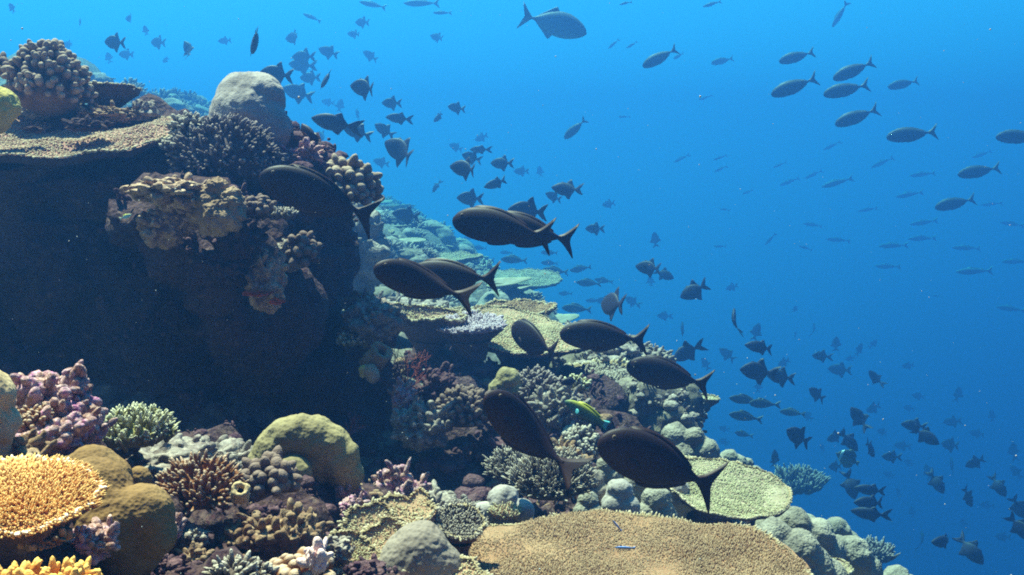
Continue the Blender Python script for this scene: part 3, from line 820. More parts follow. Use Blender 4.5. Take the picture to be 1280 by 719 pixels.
T(table('table_coral', 560, 398, 4.3, .13, .09, tilt=(10, 3), mat='olive_table', rim='rim_pale', n=1600, rim_n=200, rim_len=.014, nub=(.009, .004), cup=.1, thick=.02, stalk=(0, .05, .25), seed=35, wob=.1), 'narrow pale table coral behind the lavender one', 'table coral')
T(table('table_coral', 510, 372, 7.6, 0.264, 0.202, tilt=(3, 2), mat='green_plate', rim='rim_pale', n=2000, rim_n=200, rim_len=.014, nub=(.009, .004), cup=.05, thick=.035, stalk=(0, .08, .30), seed=36, wob=.08), 'flat shelf coral just under the nearest pair of dark fish', 'table coral')
T(table('table_coral', 540, 328, 10.2, 0.512, 0.372, tilt=(4, -3), mat='green_plate', rim='rim_pale', n=2500, rim_n=220, rim_len=.02, nub=(.012, .006), cup=.06, thick=.04, stalk=(0, .12, .40), seed=37, wob=.08), 'wide pale table coral showing above the backs of the nearest pair of fish', 'table coral')
T(table('table_coral', 462, 292, 9.9, 0.248, 0.202, tilt=(5, 2), mat='green_plate', rim='rim_pale', n=1600, rim_n=160, rim_len=.02, nub=(.012, .006), cup=.06, thick=.04, stalk=(0, .08, .35), seed=38, wob=.1), 'table coral ledge poking out from behind the wall edge', 'table coral')
T(table('table_coral', 640, 352, 11.8, 0.620, 0.465, tilt=(8, 0), mat='green_plate', rim='rim_pale', n=2500, rim_n=200, rim_len=.02, nub=(.012, .006), cup=.04, thick=.05, stalk=(0, .15, .45), seed=39, wob=.08), 'hazy flat table coral behind the school, right of the tail of the nearest pair', 'table coral')
for q, (x, y, d_, r_, m_, lb) in enumerate((
        (512, 312, 11.5, 20, 'sage_head', 'hazy round coral head, middle of the three above the pale table coral'),
        (540, 304, 13.0, 28, 'sage_head', 'hazy broad coral head right of the middle one above the pale table coral'),
        (478, 312, 10.0, 22, 'sage_head', 'hazy cauliflower coral beside the wall edge'),
        (575, 318, 16.0, 20, 'sage_head', 'faint blue coral head standing farthest right above the pale table coral'),
        (618, 383, 7.5, 20, 'sage_head', 'round pale green coral head behind the ragged tan table'),
        (588, 384, 8.0, 12, 'sage_head', 'small round coral head left of the pale green one'),
        (560, 388, 7.0, 14, 'sage_head', 'low coral head between the tail of the nearest pair and the narrow table'))):
    T(head('massive_coral', x, y, d_, [(0, 0, 0, r_), (-r_ * .5, r_ * .3, .03, r_ * .75), (r_ * .55, r_ * .35, .02, r_ * .7), (0, r_ * .7, 0, r_)], m_, sub=5, seed=70 + q, amp=.06, fine=.03 if q in (2, 3) else .0), lb, 'coral')
T(rubble('coral_rubble', 436, 318, 5.2, 40, 52, 'rubble_grey', seed=77, cob=.3, bits=40, bit=(.03, .012)), 'rough crusted buttress behind the wall edge', 'coral rubble')
T(rubble('coral_rubble', 500, 392, 4.4, 60, 16, 'rubble_grey', seed=78, cob=.3, bits=60, bit=(.03, .010)), 'shaded rubble between the flat shelf coral and the dish-shaped table', 'coral rubble')

# ------------------------------------------------------------------ right-hand bommie and what grows on it
T(table('table_coral', 748, 478, 3.95, .19, .12, tilt=(14, -6), mat='pale_thicket', rim='rim_pale', n=2600, rim_n=260, rim_len=.026, nub=(.024, .0055), cup=.1, thick=.05, stalk=(.02, .10, .25), seed=41, wob=.12, lean=.9), 'ledge of pale spiky branching coral on the left flank of the boulder', 'table coral')
T(rubble('coral_rubble', 756, 448, 4.3, 60, 15, 'rubble_grey', seed=80, cob=.35, bits=130, bit=(.03, .009)), 'bright crusted rubble along the top of the coral-crusted boulder', 'coral rubble')
T(rubble('coral_rubble', 800, 452, 4.5, 18, 13, 'rubble_grey', seed=81, cob=.35, bits=60, bit=(.022, .008)), 'rounded knob of coral at the far top of the boulder', 'coral rubble')
T(thicket('finger_coral', 842, 492, 4.1, 24, 16, n=120, ln=.03, r=.008, prof=KNOB, mat='grey_thicket', seed=82), 'grey branching coral on the right shoulder of the boulder', 'coral')
T(thicket('finger_coral', 850, 520, 3.95, 24, 24, n=140, ln=.03, r=.008, prof=KNOB, mat='pale_thicket', seed=83), 'pale branching coral on the right flank of the boulder', 'coral')
T(table('table_coral', 886, 498, 4.6, .05, .045, tilt=(4, 6), mat='green_plate', rim='rim_pale', n=300, rim_n=70, rim_len=.012, nub=(.008, .004), thick=.02, stalk=(-.02, .02, .08), seed=42), 'small pale shelf sticking out right of the boulder', 'table coral')
T(head('massive_coral', 633, 482, 3.15, [(2, -8, 0, 15), (-6, 6, 0, 17), (8, 10, 0, 16), (0, 22, 0, 20)], 'olive_head', seed=84), 'smooth olive coral head in the shade below the leaf-shaped table', 'coral')
T(thicket('finger_coral', 672, 492, 3.2, 36, 24, n=260, ln=.026, r=.0062, prof=KNOB, mat='grey_thicket', seed=85), 'tangle of pale branching coral between the steep dark fish and the leaf-shaped table', 'coral')
T(rubble('coral_rubble', 696, 520, 3.1, 30, 26, 'rubble_grey', seed=86, cob=.3, bits=120, bit=(.024, .008)), 'crusted rubble left of the green wrasse', 'coral rubble')
T(thicket('knobby_coral', 720, 484, 3.2, 15, 12, n=50, ln=.018, r=.006, prof=KNOB, mat='green_finger', seed=87), 'small round greenish coral above the green wrasse', 'coral')
T(thicket('knobby_coral', 582, 520, 2.75, 36, 30, n=210, ln=.026, r=.0078, prof=KNOB, mat='dark_knob', seed=88, side=0, seg=8), 'dark brown knobby coral left of the steep dark fish', 'coral')
T(rubble('coral_rubble', 525, 535, 2.7, 30, 22, 'rubble_grey', seed=89, cob=.35, bits=60, bit=(.022, .008)), 'pale crusted lump in the shade left of the dark brown knobby coral', 'coral rubble')
T(rubble('coral_rubble', 548, 496, 2.9, 20, 26, 'dark_crust', seed=90, cob=.35, bits=50, bit=(.022, .008)), 'violet crusted pillar right of the bushy red sea fan', 'coral rubble')
T(rubble('coral_rubble', 505, 500, 2.75, 12, 20, 'rubble_pink', seed=91, cob=.35, bits=24, bit=(.018, .006)), 'thin violet spur under the bushy red sea fan', 'coral rubble')
T(rubble('coral_rubble', 640, 562, 2.75, 40, 20, 'dark_crust', seed=92, cob=.35, bits=120, bit=(.022, .007)), 'shaded crusted mound under the belly of the steep dark fish', 'coral rubble')
T(thicket('finger_coral', 688, 606, 2.15, 50, 34, n=420, ln=.030, r=.0036, prof=TAPER, mat='pale_thicket', seed=93, side=2, ry=46), 'bushy thicket of fine pale-tipped branches behind the big tan table', 'coral')
T(thicket('finger_coral', 645, 592, 2.35, 34, 22, n=220, ln=.028, r=.0038, prof=TAPER, mat='pale_thicket', seed=94, side=2), 'second fine-branched thicket, farther left behind the three grey lobes', 'coral')
T(head('massive_coral', 627, 634, 1.95, [(-22, 6, .01, 15), (2, -8, 0, 20), (26, 2, .01, 15), (-26, 22, 0, 14), (4, 18, -.01, 22), (28, 20, 0, 15)], 'bluegrey_head', k=22, seed=95), 'three smooth grey coral lobes at the back rim of the big tan table', 'coral')
T(thicket('finger_coral', 632, 641, 1.90, 20, 6, n=120, ln=.010, r=.0026, prof=TAPER, mat='olive_table', seed=96), 'small tan tuft in front of the three grey lobes', 'coral')
T(rubble('coral_rubble', 706, 588, 2.5, 24, 24, 'rubble_tan', seed=97, cob=.3, bits=50, bit=(.018, .006)), 'pale crusted rubble above the bushy thicket, beside the tail of the steep fish', 'coral rubble')
T(thicket('finger_coral', 724, 565, 2.7, 24, 24, n=140, ln=.024, r=.007, prof=KNOB, mat='pale_thicket', seed=98), 'small tree-like branching coral left of the largest fish', 'coral')
T(head('massive_coral', 715, 545, 2.95, [(0, 0, 0, 14), (8, 6, 0, 10)], 'sage_head', seed=99, sub=4), 'pale green nub under the green wrasse', 'coral')
lob = [(758, 588, 2.55, 13, 'small upright grey-green lobe'), (741, 606, 2.45, 14, 'dark upright lobe'), (775, 622, 2.4, 17, 'violet-grey lobe'), (800, 608, 2.55, 20, 'tall pale green lobe'), (820, 632, 2.45, 18, 'rounded green lobe low'),
       (735, 632, 2.3, 13, 'small pale lobe'), (780, 600, 2.7, 16, 'broad pale lobe'), (845, 618, 2.6, 15, 'shaded lobe')]
wh = ['topmost of the cluster under the largest fish', 'left in the cluster under the largest fish', 'in the middle of the cluster behind the big tan table', 'right below the belly of the largest fish', 'by the back rim of the big tan table',
      'touching the bushy thicket', 'behind the violet-grey one', 'next to the stalk of the round green plate']
for q, ((x, y, d_, r_, a_), w_) in enumerate(zip(lob, wh)):
    T(head('massive_coral', x, y, d_, [(0, -r_ * .4, 0, r_), (-r_ * .5, r_ * .5, .01, r_ * .9), (r_ * .5, r_ * .6, .01, r_ * .95), (0, r_ * 1.4, 0, r_)], ('sage_head', 'grey_head', 'bluegrey_head', 'sage_head', 'sage_head', 'sage_head', 'sage_head', 'bluegrey_head')[q], k=18, seed=100 + q, fine=.03), a_ + ', ' + w_, 'coral')
T(head('massive_coral', 858, 562, 3.2, [(-14, -16, 0, 18), (6, -14, .02, 16), (20, 2, .03, 20), (-8, 4, .04, 18), (30, 22, .02, 20), (6, 22, .03, 22), (38, 36, 0, 16)], 'sage_head', k=22, seed=110, fine=.05, sub=6), 'large many-lobed green coral head behind the tail of the largest fish', 'coral')

# ------------------------------------------------------------------ big tables
T(table('table_coral', 780, 712, 1.62, .300, .235, tilt=(1.5, 0), shape=[(0, 1.0), (40, .98), (60, .95), (75, .97), (90, 1.0), (105, .99), (118, .90), (124, .86), (130, .90), (150, .97), (180, 1.0), (270, 1.0)],
        mat='tan_table', rim='rim_pale', n=44000, nub=(.0062, .0013), rim_n=620, rim_len=.009, cup=.03, thick=.02, stalk=(0, .10, .22), seed=51, wob=.015, lean=.35), 'big tan table coral filling the bottom of the view', 'table coral')
T(table('table_coral', 902, 618, 2.62, .178, .19, tilt=(9, 5), shape=[(0, 1.0), (60, .9), (110, .92), (150, .9), (180, .95), (205, .8), (240, .98), (300, 1.0)],
        mat='green_plate', rim='rim_pale', n=7000, nub=(.007, .0024), rim_n=460, rim_len=.008, cup=.10, thick=.014, stalk=(-.03, .05, .2), seed=52, wob=.02), 'round green-tan plate coral under the tail of the largest fish', 'table coral')
T(table('table_coral', 850, 600, 2.86, .075, .14, tilt=(10, -16), mat='green_plate', rim='rim_pale', n=2200, nub=(.007, .0024), rim_n=200, rim_len=.008, cup=.06, thick=.014, stalk=(.03, .04, .15), seed=53, wob=.06), 'smaller tilted leaf of plate coral on the left of the round green-tan plate', 'table coral')

# mounds of the lower right
for q, (x, y, d_, ls, m_, fine, lb) in enumerate((
        (985, 700, 2.35, [(-40, -20, 0, 22), (-18, -28, 0, 24), (8, -14, .02, 28), (28, 6, .02, 26), (-20, 0, .04, 30), (-44, 4, .03, 24), (48, 24, .0, 26), (10, 24, .04, 30)], 'sage_head', .05, 'ridged pale green coral mound just beyond the right rim of the big tan table'),
        (1000, 676, 2.75, [(-36, -14, 0, 22), (-10, -16, 0, 26), (16, -2, 0, 27), (34, 18, 0, 24), (-20, 10, .02, 30)], 'sage_head', .0, 'smooth sage coral mound behind the ridged one'),
        (1058, 700, 3.0, [(-14, -10, 0, 20), (8, -4, 0, 24), (24, 14, 0, 20), (-20, 12, 0, 24)], 'sage_head', .03, 'rounded teal coral mound right of the smooth sage mound'),
        (1120, 724, 3.3, [(0, 0, 0, 17), (16, 6, 0, 12), (-16, 4, 0, 12)], 'sage_head', .0, 'low teal coral mound lowest on the right of the slope'),
        (1040, 668, 3.7, [(-16, 0, 0, 16), (6, -4, 0, 17), (20, 8, 0, 14), (0, 14, 0, 20)], 'sage_head', .05, 'bumpy hazy mound behind the rounded teal mound'),
        (1000, 655, 3.8, [(-12, 0, 0, 14), (10, 2, 0, 14), (0, 12, 0, 18)], 'sage_head', .05, 'hazy mound just below the right edge of the round green-tan plate'),
        (914, 577, 4.2, [(-4, -2, 0, 13), (8, 4, 0, 13), (0, 12, 0, 15)], 'sage_head', .0, 'hazy rounded mound first behind the round green-tan plate'),
        (934, 580, 4.3, [(0, 0, 0, 8), (0, 6, 0, 8)], 'sage_head', .0, 'small hazy ball of coral, second behind the round green-tan plate'),
        (945, 590, 4.2, [(0, 0, 0, 8), (0, 6, 0, 9)], 'sage_head', .0, 'small hazy ball of coral, last at the right behind the round green-tan plate'),
        (905, 655, 2.75, [(-10, 0, 0, 14), (14, 4, 0, 14), (0, 12, 0, 20)], 'bluegrey_head', .03, 'shaded coral lump under the front rim of the round green-tan plate'),
        (930, 665, 2.7, [(-8, 0, 0, 12), (10, 6, 0, 12), (0, 12, 0, 16)], 'sage_head', .03, 'shaded green lump right of the one under the round green-tan plate'))):
    T(head('massive_coral', x, y, d_, ls, m_, k=20, seed=120 + q, fine=fine, sub=6 if q < 3 else 5), lb, 'coral')
T(table('table_coral', 1040, 708, 2.6, .055, .05, tilt=(5, 12), mat='green_plate', rim='rim_pale', n=300, rim_n=70, rim_len=.007, nub=(.006, .003), thick=.015, stalk=(-.01, .02, .08), seed=54), 'small tan leaf of plate coral on the ridged mound', 'table coral')
T(thicket('finger_coral', 996, 606, 10.0, 30, 13, n=160, ln=.11, r=.018, prof=TAPER, mat='grey_thicket', seed=130), 'hazy dark branching thicket right of the round green-tan plate', 'coral')
T(thicket('finger_coral', 1092, 694, 6.0, 22, 10, n=120, ln=.06, r=.011, prof=TAPER, mat='grey_thicket', seed=131), 'hazy branching fringe right of the rounded teal mound', 'coral')

# ------------------------------------------------------------------ lower left foreground
T(table('plate_coral', 14, 616, .95, .083, .066, tilt=(17, 4), spin=0, shape=[(0, 1.0), (60, 1.0), (90, 1.0), (180, 1.1), (270, .9), (320, .95)], mat='orange_table', rim='rim_warm', n=5200, nub=(.0075, .0013), rim_n=300, rim_len=.007, cup=-.02, thick=.012,
        stalk=(0, .04, .08), seed=61, wob=.06, lean=1.5), 'bright orange plate coral with a white rim in the lower left corner', 'plate coral')
T(head('massive_coral', 150, 640, 1.08, [(-30, -22, 0, 46), (34, -2, .01, 36), (-2, 6, .02, 44), (44, 26, .01, 30), (10, 44, 0, 44), (-30, 20, 0, 50)], 'brown_head', k=20, sub=6, seed=140, amp=.05), 'brown velvety two-humped coral head right of the orange plate', 'coral')
T(head('massive_coral', 116, 590, 1.14, [(0, 0, 0, 34), (20, 8, 0, 28), (-24, 6, 0, 28)], 'brown_head', k=18, seed=141, amp=.02), 'low brown coral hump tucked behind the orange plate', 'coral')
T(head('massive_coral', 174, 598, 1.2, [(0, 0, 0, 15), (2, 12, 0, 13)], 'brown_head', sub=4, seed=142), 'little brown coral ball behind the two-humped head', 'coral')
T(thicket('finger_coral', 40, 772, .82, 95, 36, n=130, ln=.020, r=.0056, prof=TAPER, mat='gold_finger', lo=.0, seed=143, seg=8, side=1), 'golden yellow finger coral along the bottom left edge', 'coral')
T(thicket('finger_coral', 112, 772, .86, 40, 26, n=50, ln=.016, r=.0052, prof=TAPER, mat='gold_finger', lo=.0, seed=144, seg=8, side=1), 'smaller golden finger coral right of the first at the bottom edge', 'coral')
T(head('massive_coral', -12, 520, 1.08, [(0, -28, 0, 32), (0, 10, 0, 34), (-4, 40, 0, 30)], 'cream_head', seed=145), 'cream column of coral at the left edge of the view', 'coral')
for q, (x, y, d_, rx, rz, m_, b_, lb) in enumerate((
        (46, 505, 1.22, 34, 30, 'rubble_pink', 50, 'pink and cream crusted lump touching the cream column'),
        (82, 500, 1.26, 24, 26, 'rubble_pink', 60, 'knobbly violet branch tip standing highest in the pink rubble'),
        (98, 545, 1.24, 22, 32, 'rubble_pink', 60, 'pink rubble lump on the side of the green finger coral'),
        (52, 550, 1.16, 34, 20, 'rubble_pink', 40, 'shaded pink lump right above the orange plate'),
        (28, 568, 1.10, 20, 14, 'rubble_tan', 20, 'tan crust between the cream column and the orange plate'))):
    T(rubble('coral_rubble', x, y, d_, rx, rz, m_, seed=150 + q, cob=.5, amp=.35, freq=1.7, cobs=2.4, bits=b_, bit=(.013, .0055)), lb, 'coral rubble')
T(thicket('finger_coral', 40, 528, 1.16, 22, 12, n=80, ln=.010, r=.0032, prof=KNOB, mat='brown_finger', seed=156), 'small tan tuft in the middle of the pink rubble', 'coral')
T(thicket('finger_coral', 168, 545, 1.5, 48, 26, n=230, ln=.019, r=.0036, prof=TAPER, mat='green_finger', lo=.0, seed=157, up=.5, side=2), 'green finger coral cushion with pale tips against the dark overhang', 'coral')
T(rubble('coral_rubble', 195, 580, 1.62, 62, 24, 'rubble_grey', seed=158, cob=.3, bits=30, bit=(.014, .006)), 'dim rounded rock under the green finger coral', 'coral rubble')
T(thicket('finger_coral', 250, 618, 1.36, 47, 36, n=230, ln=.022, r=.0040, prof=TAPER, mat='brown_finger', lo=-.25, seed=159, up=.2, side=1), 'reddish brown finger coral cluster with white tips', 'coral')
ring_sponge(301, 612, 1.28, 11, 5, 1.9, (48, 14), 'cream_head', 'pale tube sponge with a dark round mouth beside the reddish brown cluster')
T(head('massive_coral', 384, 572, 1.72, [(-46, 2, .02, 24), (-38, -14, .02, 26), (-22, -26, .02, 27), (-4, -31, .02, 27), (14, -29, .02, 27), (30, -20, .02, 27), (44, -2, .02, 25), (52, 16, .02, 21), (52, 30, .02, 15), (-8, 8, .06, 23), (-20, 28, .055, 19), (2, 0, -.01, 42), (-44, 24, .02, 22), (10, 36, .03, 16)], 'olive_head', k=26, sub=6, seed=160, amp=.05, freq=2.2), 'large smooth olive coral head with a folded front', 'coral')
T(thicket('knobby_coral', 336, 606, 1.52, 30, 26, n=60, ln=.022, r=.0100, prof=KNOB, mat='dark_knob', seg=9, side=0, seed=161), 'dark mauve knobby coral at the left foot of the olive head', 'coral')
T(rubble('coral_rubble', 268, 585, 1.75, 50, 26, 'rubble_grey', seed=162, cob=.4, bits=50, bit=(.016, .006)), 'grey rubble between the brown cluster and the olive head', 'coral rubble')
T(rubble('coral_rubble', 428, 640, 1.72, 24, 38, 'rubble_pink', seed=163, cob=.35, bits=50, bit=(.012, .005)), 'crimson and violet crusted pillar holding up the olive head', 'coral rubble')
T(rubble('coral_rubble', 372, 690, 1.36, 32, 50, 'rubble_tan', seed=164, cob=.3, bits=50, bit=(.010, .0045)), 'rusty tan crusted rock with a steep right side, below the mauve knobs', 'coral rubble')
T(rubble('coral_rubble', 316, 668, 1.34, 26, 13, 'rubble_tan', seed=165, cob=.45, bits=60, bit=(.012, .005)), 'pale ragged crust left of the rusty tan rock', 'coral rubble')
T(thicket('finger_coral', 290, 722, 1.12, 22, 16, n=44, ln=.016, r=.0040, prof=TAPER, mat='pale_thicket', seed=166), 'pale-tipped finger tuft at the bottom edge left of the reddish lobes', 'coral')
T(thicket('finger_coral', 322, 724, 1.14, 14, 14, n=30, ln=.014, r=.0040, prof=TAPER, mat='pale_thicket', seed=167), 'smaller finger tuft beside the reddish lobes at the bottom edge', 'coral')
T(thicket('knobby_coral', 372, 720, 1.18, 38, 16, n=46, ln=.014, r=.0085, prof=KNOB, mat='brown_finger', seg=9, side=0, seed=168), 'reddish brown lobed coral at the bottom edge', 'coral')
T(rubble('pink_sponge', 396, 702, 1.15, 9, 15, 'sponge_pink', seed=169, cob=.4, bits=12, bit=(.010, .005)), 'pale pink sponge standing among the reddish lobes', 'sponge')
T(rubble('coral_rubble', 500, 628, 2.1, 24, 32, 'rubble_pink', seed=170, cob=.5, bits=90, bit=(.018, .006)), 'violet crusted pinnacle behind the ruffled plates', 'coral rubble')
T(rubble('coral_rubble', 540, 640, 2.2, 40, 16, 'rubble_grey', seed=171, cob=.4, bits=90, bit=(.018, .006)), 'dim rubble right of the violet pinnacle', 'coral rubble')
for q, (x, y, d_, a_, b_, tl, sp, lb) in enumerate((
        (505, 652, 1.62, .058, .055, (16, -8), 0, 'uppermost leaf of the ruffled plates, left of the smooth dome'),
        (465, 668, 1.55, .055, .05, (22, 6), 20, 'left leaf of the ruffled plates, over the dark gap'),
        (485, 690, 1.48, .060, .05, (26, -14), 0, 'lower slanting leaf of the ruffled plates, against the smooth dome'),
        (435, 700, 1.42, .045, .04, (24, 10), 0, 'lowest left leaf of the ruffled plates, beside the pink sponge'))):
    T(table('plate_coral', x, y, d_, a_, b_, tilt=tl, spin=sp, mat='olive_table', rim='rim_pale', n=1000, nub=(.005, .0018), rim_n=150, rim_len=.009, cup=.2, thick=.012, stalk=(0, .02, .06), seed=180 + q, wob=.12), lb, 'plate coral')
T(head('massive_coral', 522, 700, 1.42, [(4, -14, 0, 34), (-10, 8, .0, 42), (18, 14, 0, 40), (0, 34, 0, 50)], 'grey_head', k=14, sub=6, seed=186, amp=.03), 'smooth grey dome coral left of the big tan table', 'coral')
T(table('plate_coral', 574, 660, 1.62, .042, .04, tilt=(24, 8), mat='pale_thicket', rim='rim_pale', n=900, nub=(.010, .0020), rim_n=130, rim_len=.010, cup=.2, thick=.012, stalk=(0, .02, .06), seed=187, wob=.12), 'small pale plate squeezed behind the left rim of the big tan table', 'plate coral')
T(table('plate_coral', 556, 724, 1.38, .06, .045, tilt=(14, 6), mat='olive_table', rim='rim_pale', n=700, nub=(.006, .002), rim_n=150, rim_len=.010, cup=.1, thick=.012, stalk=(0, .02, .06), seed=188, wob=.12), 'plate coral edge at the bottom, left of the big tan table', 'plate coral')
for q, (x, y, d_, rx, rz, m_, lb) in enumerate((
        (232, 672, 1.30, 22, 12, 'rubble_grey', 'dim grey lump in the dark gap below the reddish brown cluster'), (205, 712, 1.18, 26, 14, 'dark_crust', 'dark crusted lump at the bottom edge right of the brown two-humped head'),
        (246, 700, 1.24, 14, 10, 'rubble_tan', 'small tan pebble of rubble at the bottom edge near the pale-tipped tuft'), (218, 662, 1.12, 9, 8, 'rubble_pink', 'small violet nodule on the right flank of the brown two-humped head'),
        (420, 690, 1.40, 16, 14, 'rubble_grey', 'grey nodule between the rusty tan rock and the ruffled plates'), (440, 640, 1.62, 12, 16, 'rubble_pink', 'slim crimson nodule right of the pillar under the olive head'),
        (340, 645, 1.42, 14, 10, 'dark_crust', 'dark nodule between the mauve knobs and the pale ragged crust'), (460, 716, 1.30, 20, 12, 'dark_crust', 'dark lump at the bottom edge below the ruffled plates'),
        (118, 680, 1.00, 22, 16, 'rubble_pink', 'mauve lump in the shade under the orange plate'), (60, 672, .93, 24, 8, 'rubble_tan', 'thin tan crust in the shade under the orange plate'))):
    T(rubble('coral_rubble', x, y, d_, rx, rz, m_, seed=200 + q, cob=.45, amp=.35, bits=24, bit=(.008, .0035)), lb, 'coral rubble')

# ------------------------------------------------------------------ fish
def fish_mat(name, back, side, belly, spots=0.25, rough=0.55, scale=30.0, zs=3.0):
    m, nt, b = node_mat(name)
    tc = add(nt, 'ShaderNodeTexCoord')
    sx = add(nt, 'ShaderNodeSeparateXYZ'); nt.links.new(tc.outputs['Object'], sx.inputs[0])
    nz = add(nt, 'ShaderNodeTexNoise', Scale=scale, Detail=4.0)
    nt.links.new(tc.outputs['Object'], nz.inputs['Vector'])
    mp = add(nt, 'ShaderNodeMath', _operation='MULTIPLY_ADD'); nt.links.new(sx.outputs['Z'], mp.inputs[0]); mp.inputs[1].default_value = zs; mp.inputs[2].default_value = 0.5
    c = ramp(nt, mp.outputs[0], [(0.1, belly), (0.5, side), (0.9, back)])
    c = mixc(nt, spots, c, ramp(nt, nz.outputs['Fac'], [(0.35, (.3, .3, .3)), (0.65, (1.2, 1.2, 1.2))]), 'MULTIPLY')
    nt.links.new(c, b.inputs['Base Color'])
    b.inputs['Roughness'].default_value = rough
    b.inputs['Specular IOR Level'].default_value = 0.2
    vo = add(nt, 'ShaderNodeTexVoronoi', Scale=130.0); nt.links.new(tc.outputs['Object'], vo.inputs['Vector'])
    bp = add(nt, 'ShaderNodeBump', Strength=0.15, Distance=0.002)
    nt.links.new(vo.outputs['Distance'], bp.inputs['Height']); nt.links.new(bp.outputs['Normal'], b.inputs['Normal'])
    return m

def plain(name, col, rough=0.5):
    m, nt, b = node_mat(name)
    nz = add(nt, 'ShaderNodeTexNoise', Scale=60.0, Detail=3.0)
    c = mixc(nt, 0.3, col, ramp(nt, nz.outputs['Fac'], [(0.3, (.5, .5, .5)), (0.7, (1.2, 1.2, 1.2))]), 'MULTIPLY')
    nt.links.new(c, b.inputs['Base Color']); b.inputs['Roughness'].default_value = rough
    b.inputs['Specular IOR Level'].default_value = 0.2
    return m

FM = {}
FM['unicorn'] = fish_mat('unicornfish_skin', (.016, .006, .010), (.026, .008, .010), (.044, .015, .008))
FM['unicorn_grey'] = fish_mat('grey_unicornfish_skin', (.040, .040, .045), (.060, .052, .055), (.080, .065, .060))
FM['trigger'] = fish_mat('triggerfish_skin', (.020, .016, .036), (.024, .018, .040), (.030, .022, .046))
FM['silver'] = fish_mat('trevally_skin', (.10, .12, .14), (.22, .24, .24), (.30, .30, .28), spots=.5)
FM['fusilier'] = fish_mat('fusilier_skin', (.10, .13, .17), (.17, .20, .24), (.26, .28, .30))
FM['wrasse'] = fish_mat('wrasse_skin', (.36, .38, .05), (.07, .17, .14), (.07, .12, .14), spots=.5, scale=70, zs=4.5)
FM['cyan'] = plain('cyan_fin', (.08, .36, .40))
FM['cleaner'] = fish_mat('cleaner_skin', (.20, .38, .90), (.015, .015, .025), (.70, .80, .95), spots=.1, zs=6.0)
FM['bluefish'] = fish_mat('damsel_skin', (.45, .45, .06), (.25, .55, .60), (.40, .65, .70), spots=.1)
FM['butterfly'] = fish_mat('butterflyfish_skin', (.06, .05, .03), (.12, .10, .05), (.20, .16, .05))
FM['white'] = plain('white_band', (.75, .75, .70))
FM['eye'] = plain('fish_eye', (.012, .010, .010), .15)
FM['eye_ring'] = plain('fish_eye_ring', (.16, .11, .07), .4)
FM['fin'] = plain('dark_fin', (.020, .013, .018))

def sheet(pts, thick):
    """a fin: outline of (x, z) points made into a thin two-sided lens"""
    p = np.asarray(pts, float); n = len(p)
    c = p.mean(0)
    mid = (p + (c - p) * 0.35)
    V = np.concatenate((np.stack((p[:, 0], np.zeros(n), p[:, 1]), 1),
                        np.stack((mid[:, 0], np.full(n, thick), mid[:, 1]), 1), np.stack((mid[:, 0], np.full(n, -thick), mid[:, 1]), 1),
                        [[c[0], thick, c[1]], [c[0], -thick, c[1]]]))
    i = np.arange(n); j = (i + 1) % n
    Q = np.concatenate((np.stack((i, j, j + n, i + n), 1), np.stack((j, i, i + 2 * n, j + 2 * n), 1)))
    Tr = np.concatenate((np.stack((i + n, j + n, np.full(n, 3 * n)), 1), np.stack((j + 2 * n, i + 2 * n, np.full(n, 3 * n + 1)), 1)))
    return V, [Q, Tr]

def smooth_line(pts, n=60):
    p = np.asarray(pts, float)
    t = np.linspace(0, 1, len(p)); tt = np.linspace(0, 1, n)
    out = []
    for k in range(p.shape[1]):                                  # Catmull-Rom
        v = p[:, k]; m = np.gradient(v, t)
        idx = np.clip(np.searchsorted(t, tt) - 1, 0, len(p) - 2)
        h = t[1] - t[0]; s = (tt - t[idx]) / h
        out.append((2*s**3 - 3*s**2 + 1)*v[idx] + (s**3 - 2*s**2 + s)*h*m[idx] + (-2*s**3 + 3*s**2)*v[idx+1] + (s**3 - s**2)*h*m[idx+1])
    return np.stack(out, 1)

def fish_body(prof, nseg=18, nx=44):
    """prof: (x, top, bottom, half width) from nose to tail root"""
    q = smooth_line(prof, nx)
    a = np.linspace(0, 2 * math.pi, nseg, endpoint=False)
    rows = []
    for x, t, b, w in q:
        c, h = (t + b) / 2, max((t - b) / 2, .0008)
        cy = np.sign(np.cos(a)) * np.abs(np.cos(a)) ** 0.9 * max(w, .0006)
        cz = np.sin(a) * h
        rows.append(np.stack((np.full(nseg, x), cy, c + cz), 1))
    V = np.concatenate(rows + [[[q[0, 0], 0, (q[0, 1] + q[0, 2]) / 2]], [[q[-1, 0], 0, (q[-1, 1] + q[-1, 2]) / 2]]])
    i = np.arange(nx - 1)[:, None] * nseg + np.arange(nseg)[None]; j = np.arange(nx - 1)[:, None] * nseg + (np.arange(nseg)[None] + 1) % nseg
    F = np.stack((i, j, j + nseg, i + nseg), 2).reshape(-1, 4)[:, ::-1]
    k = np.arange(nseg); n = len(V)
    c0 = np.stack((k, (k + 1) % nseg, np.full(nseg, n - 2)), 1); c1 = np.stack(((nx - 1) * nseg + (k + 1) % nseg, (nx - 1) * nseg + k, np.full(nseg, n - 1)), 1)
    return V, [F, c0, c1], q

def eye_mesh(x, z, y, r):
    D, F = ico(2)
    e = D * np.array((r, r * .45, r))
    return [(e + np.array((x, s * y, z))) for s in (1, -1)], F

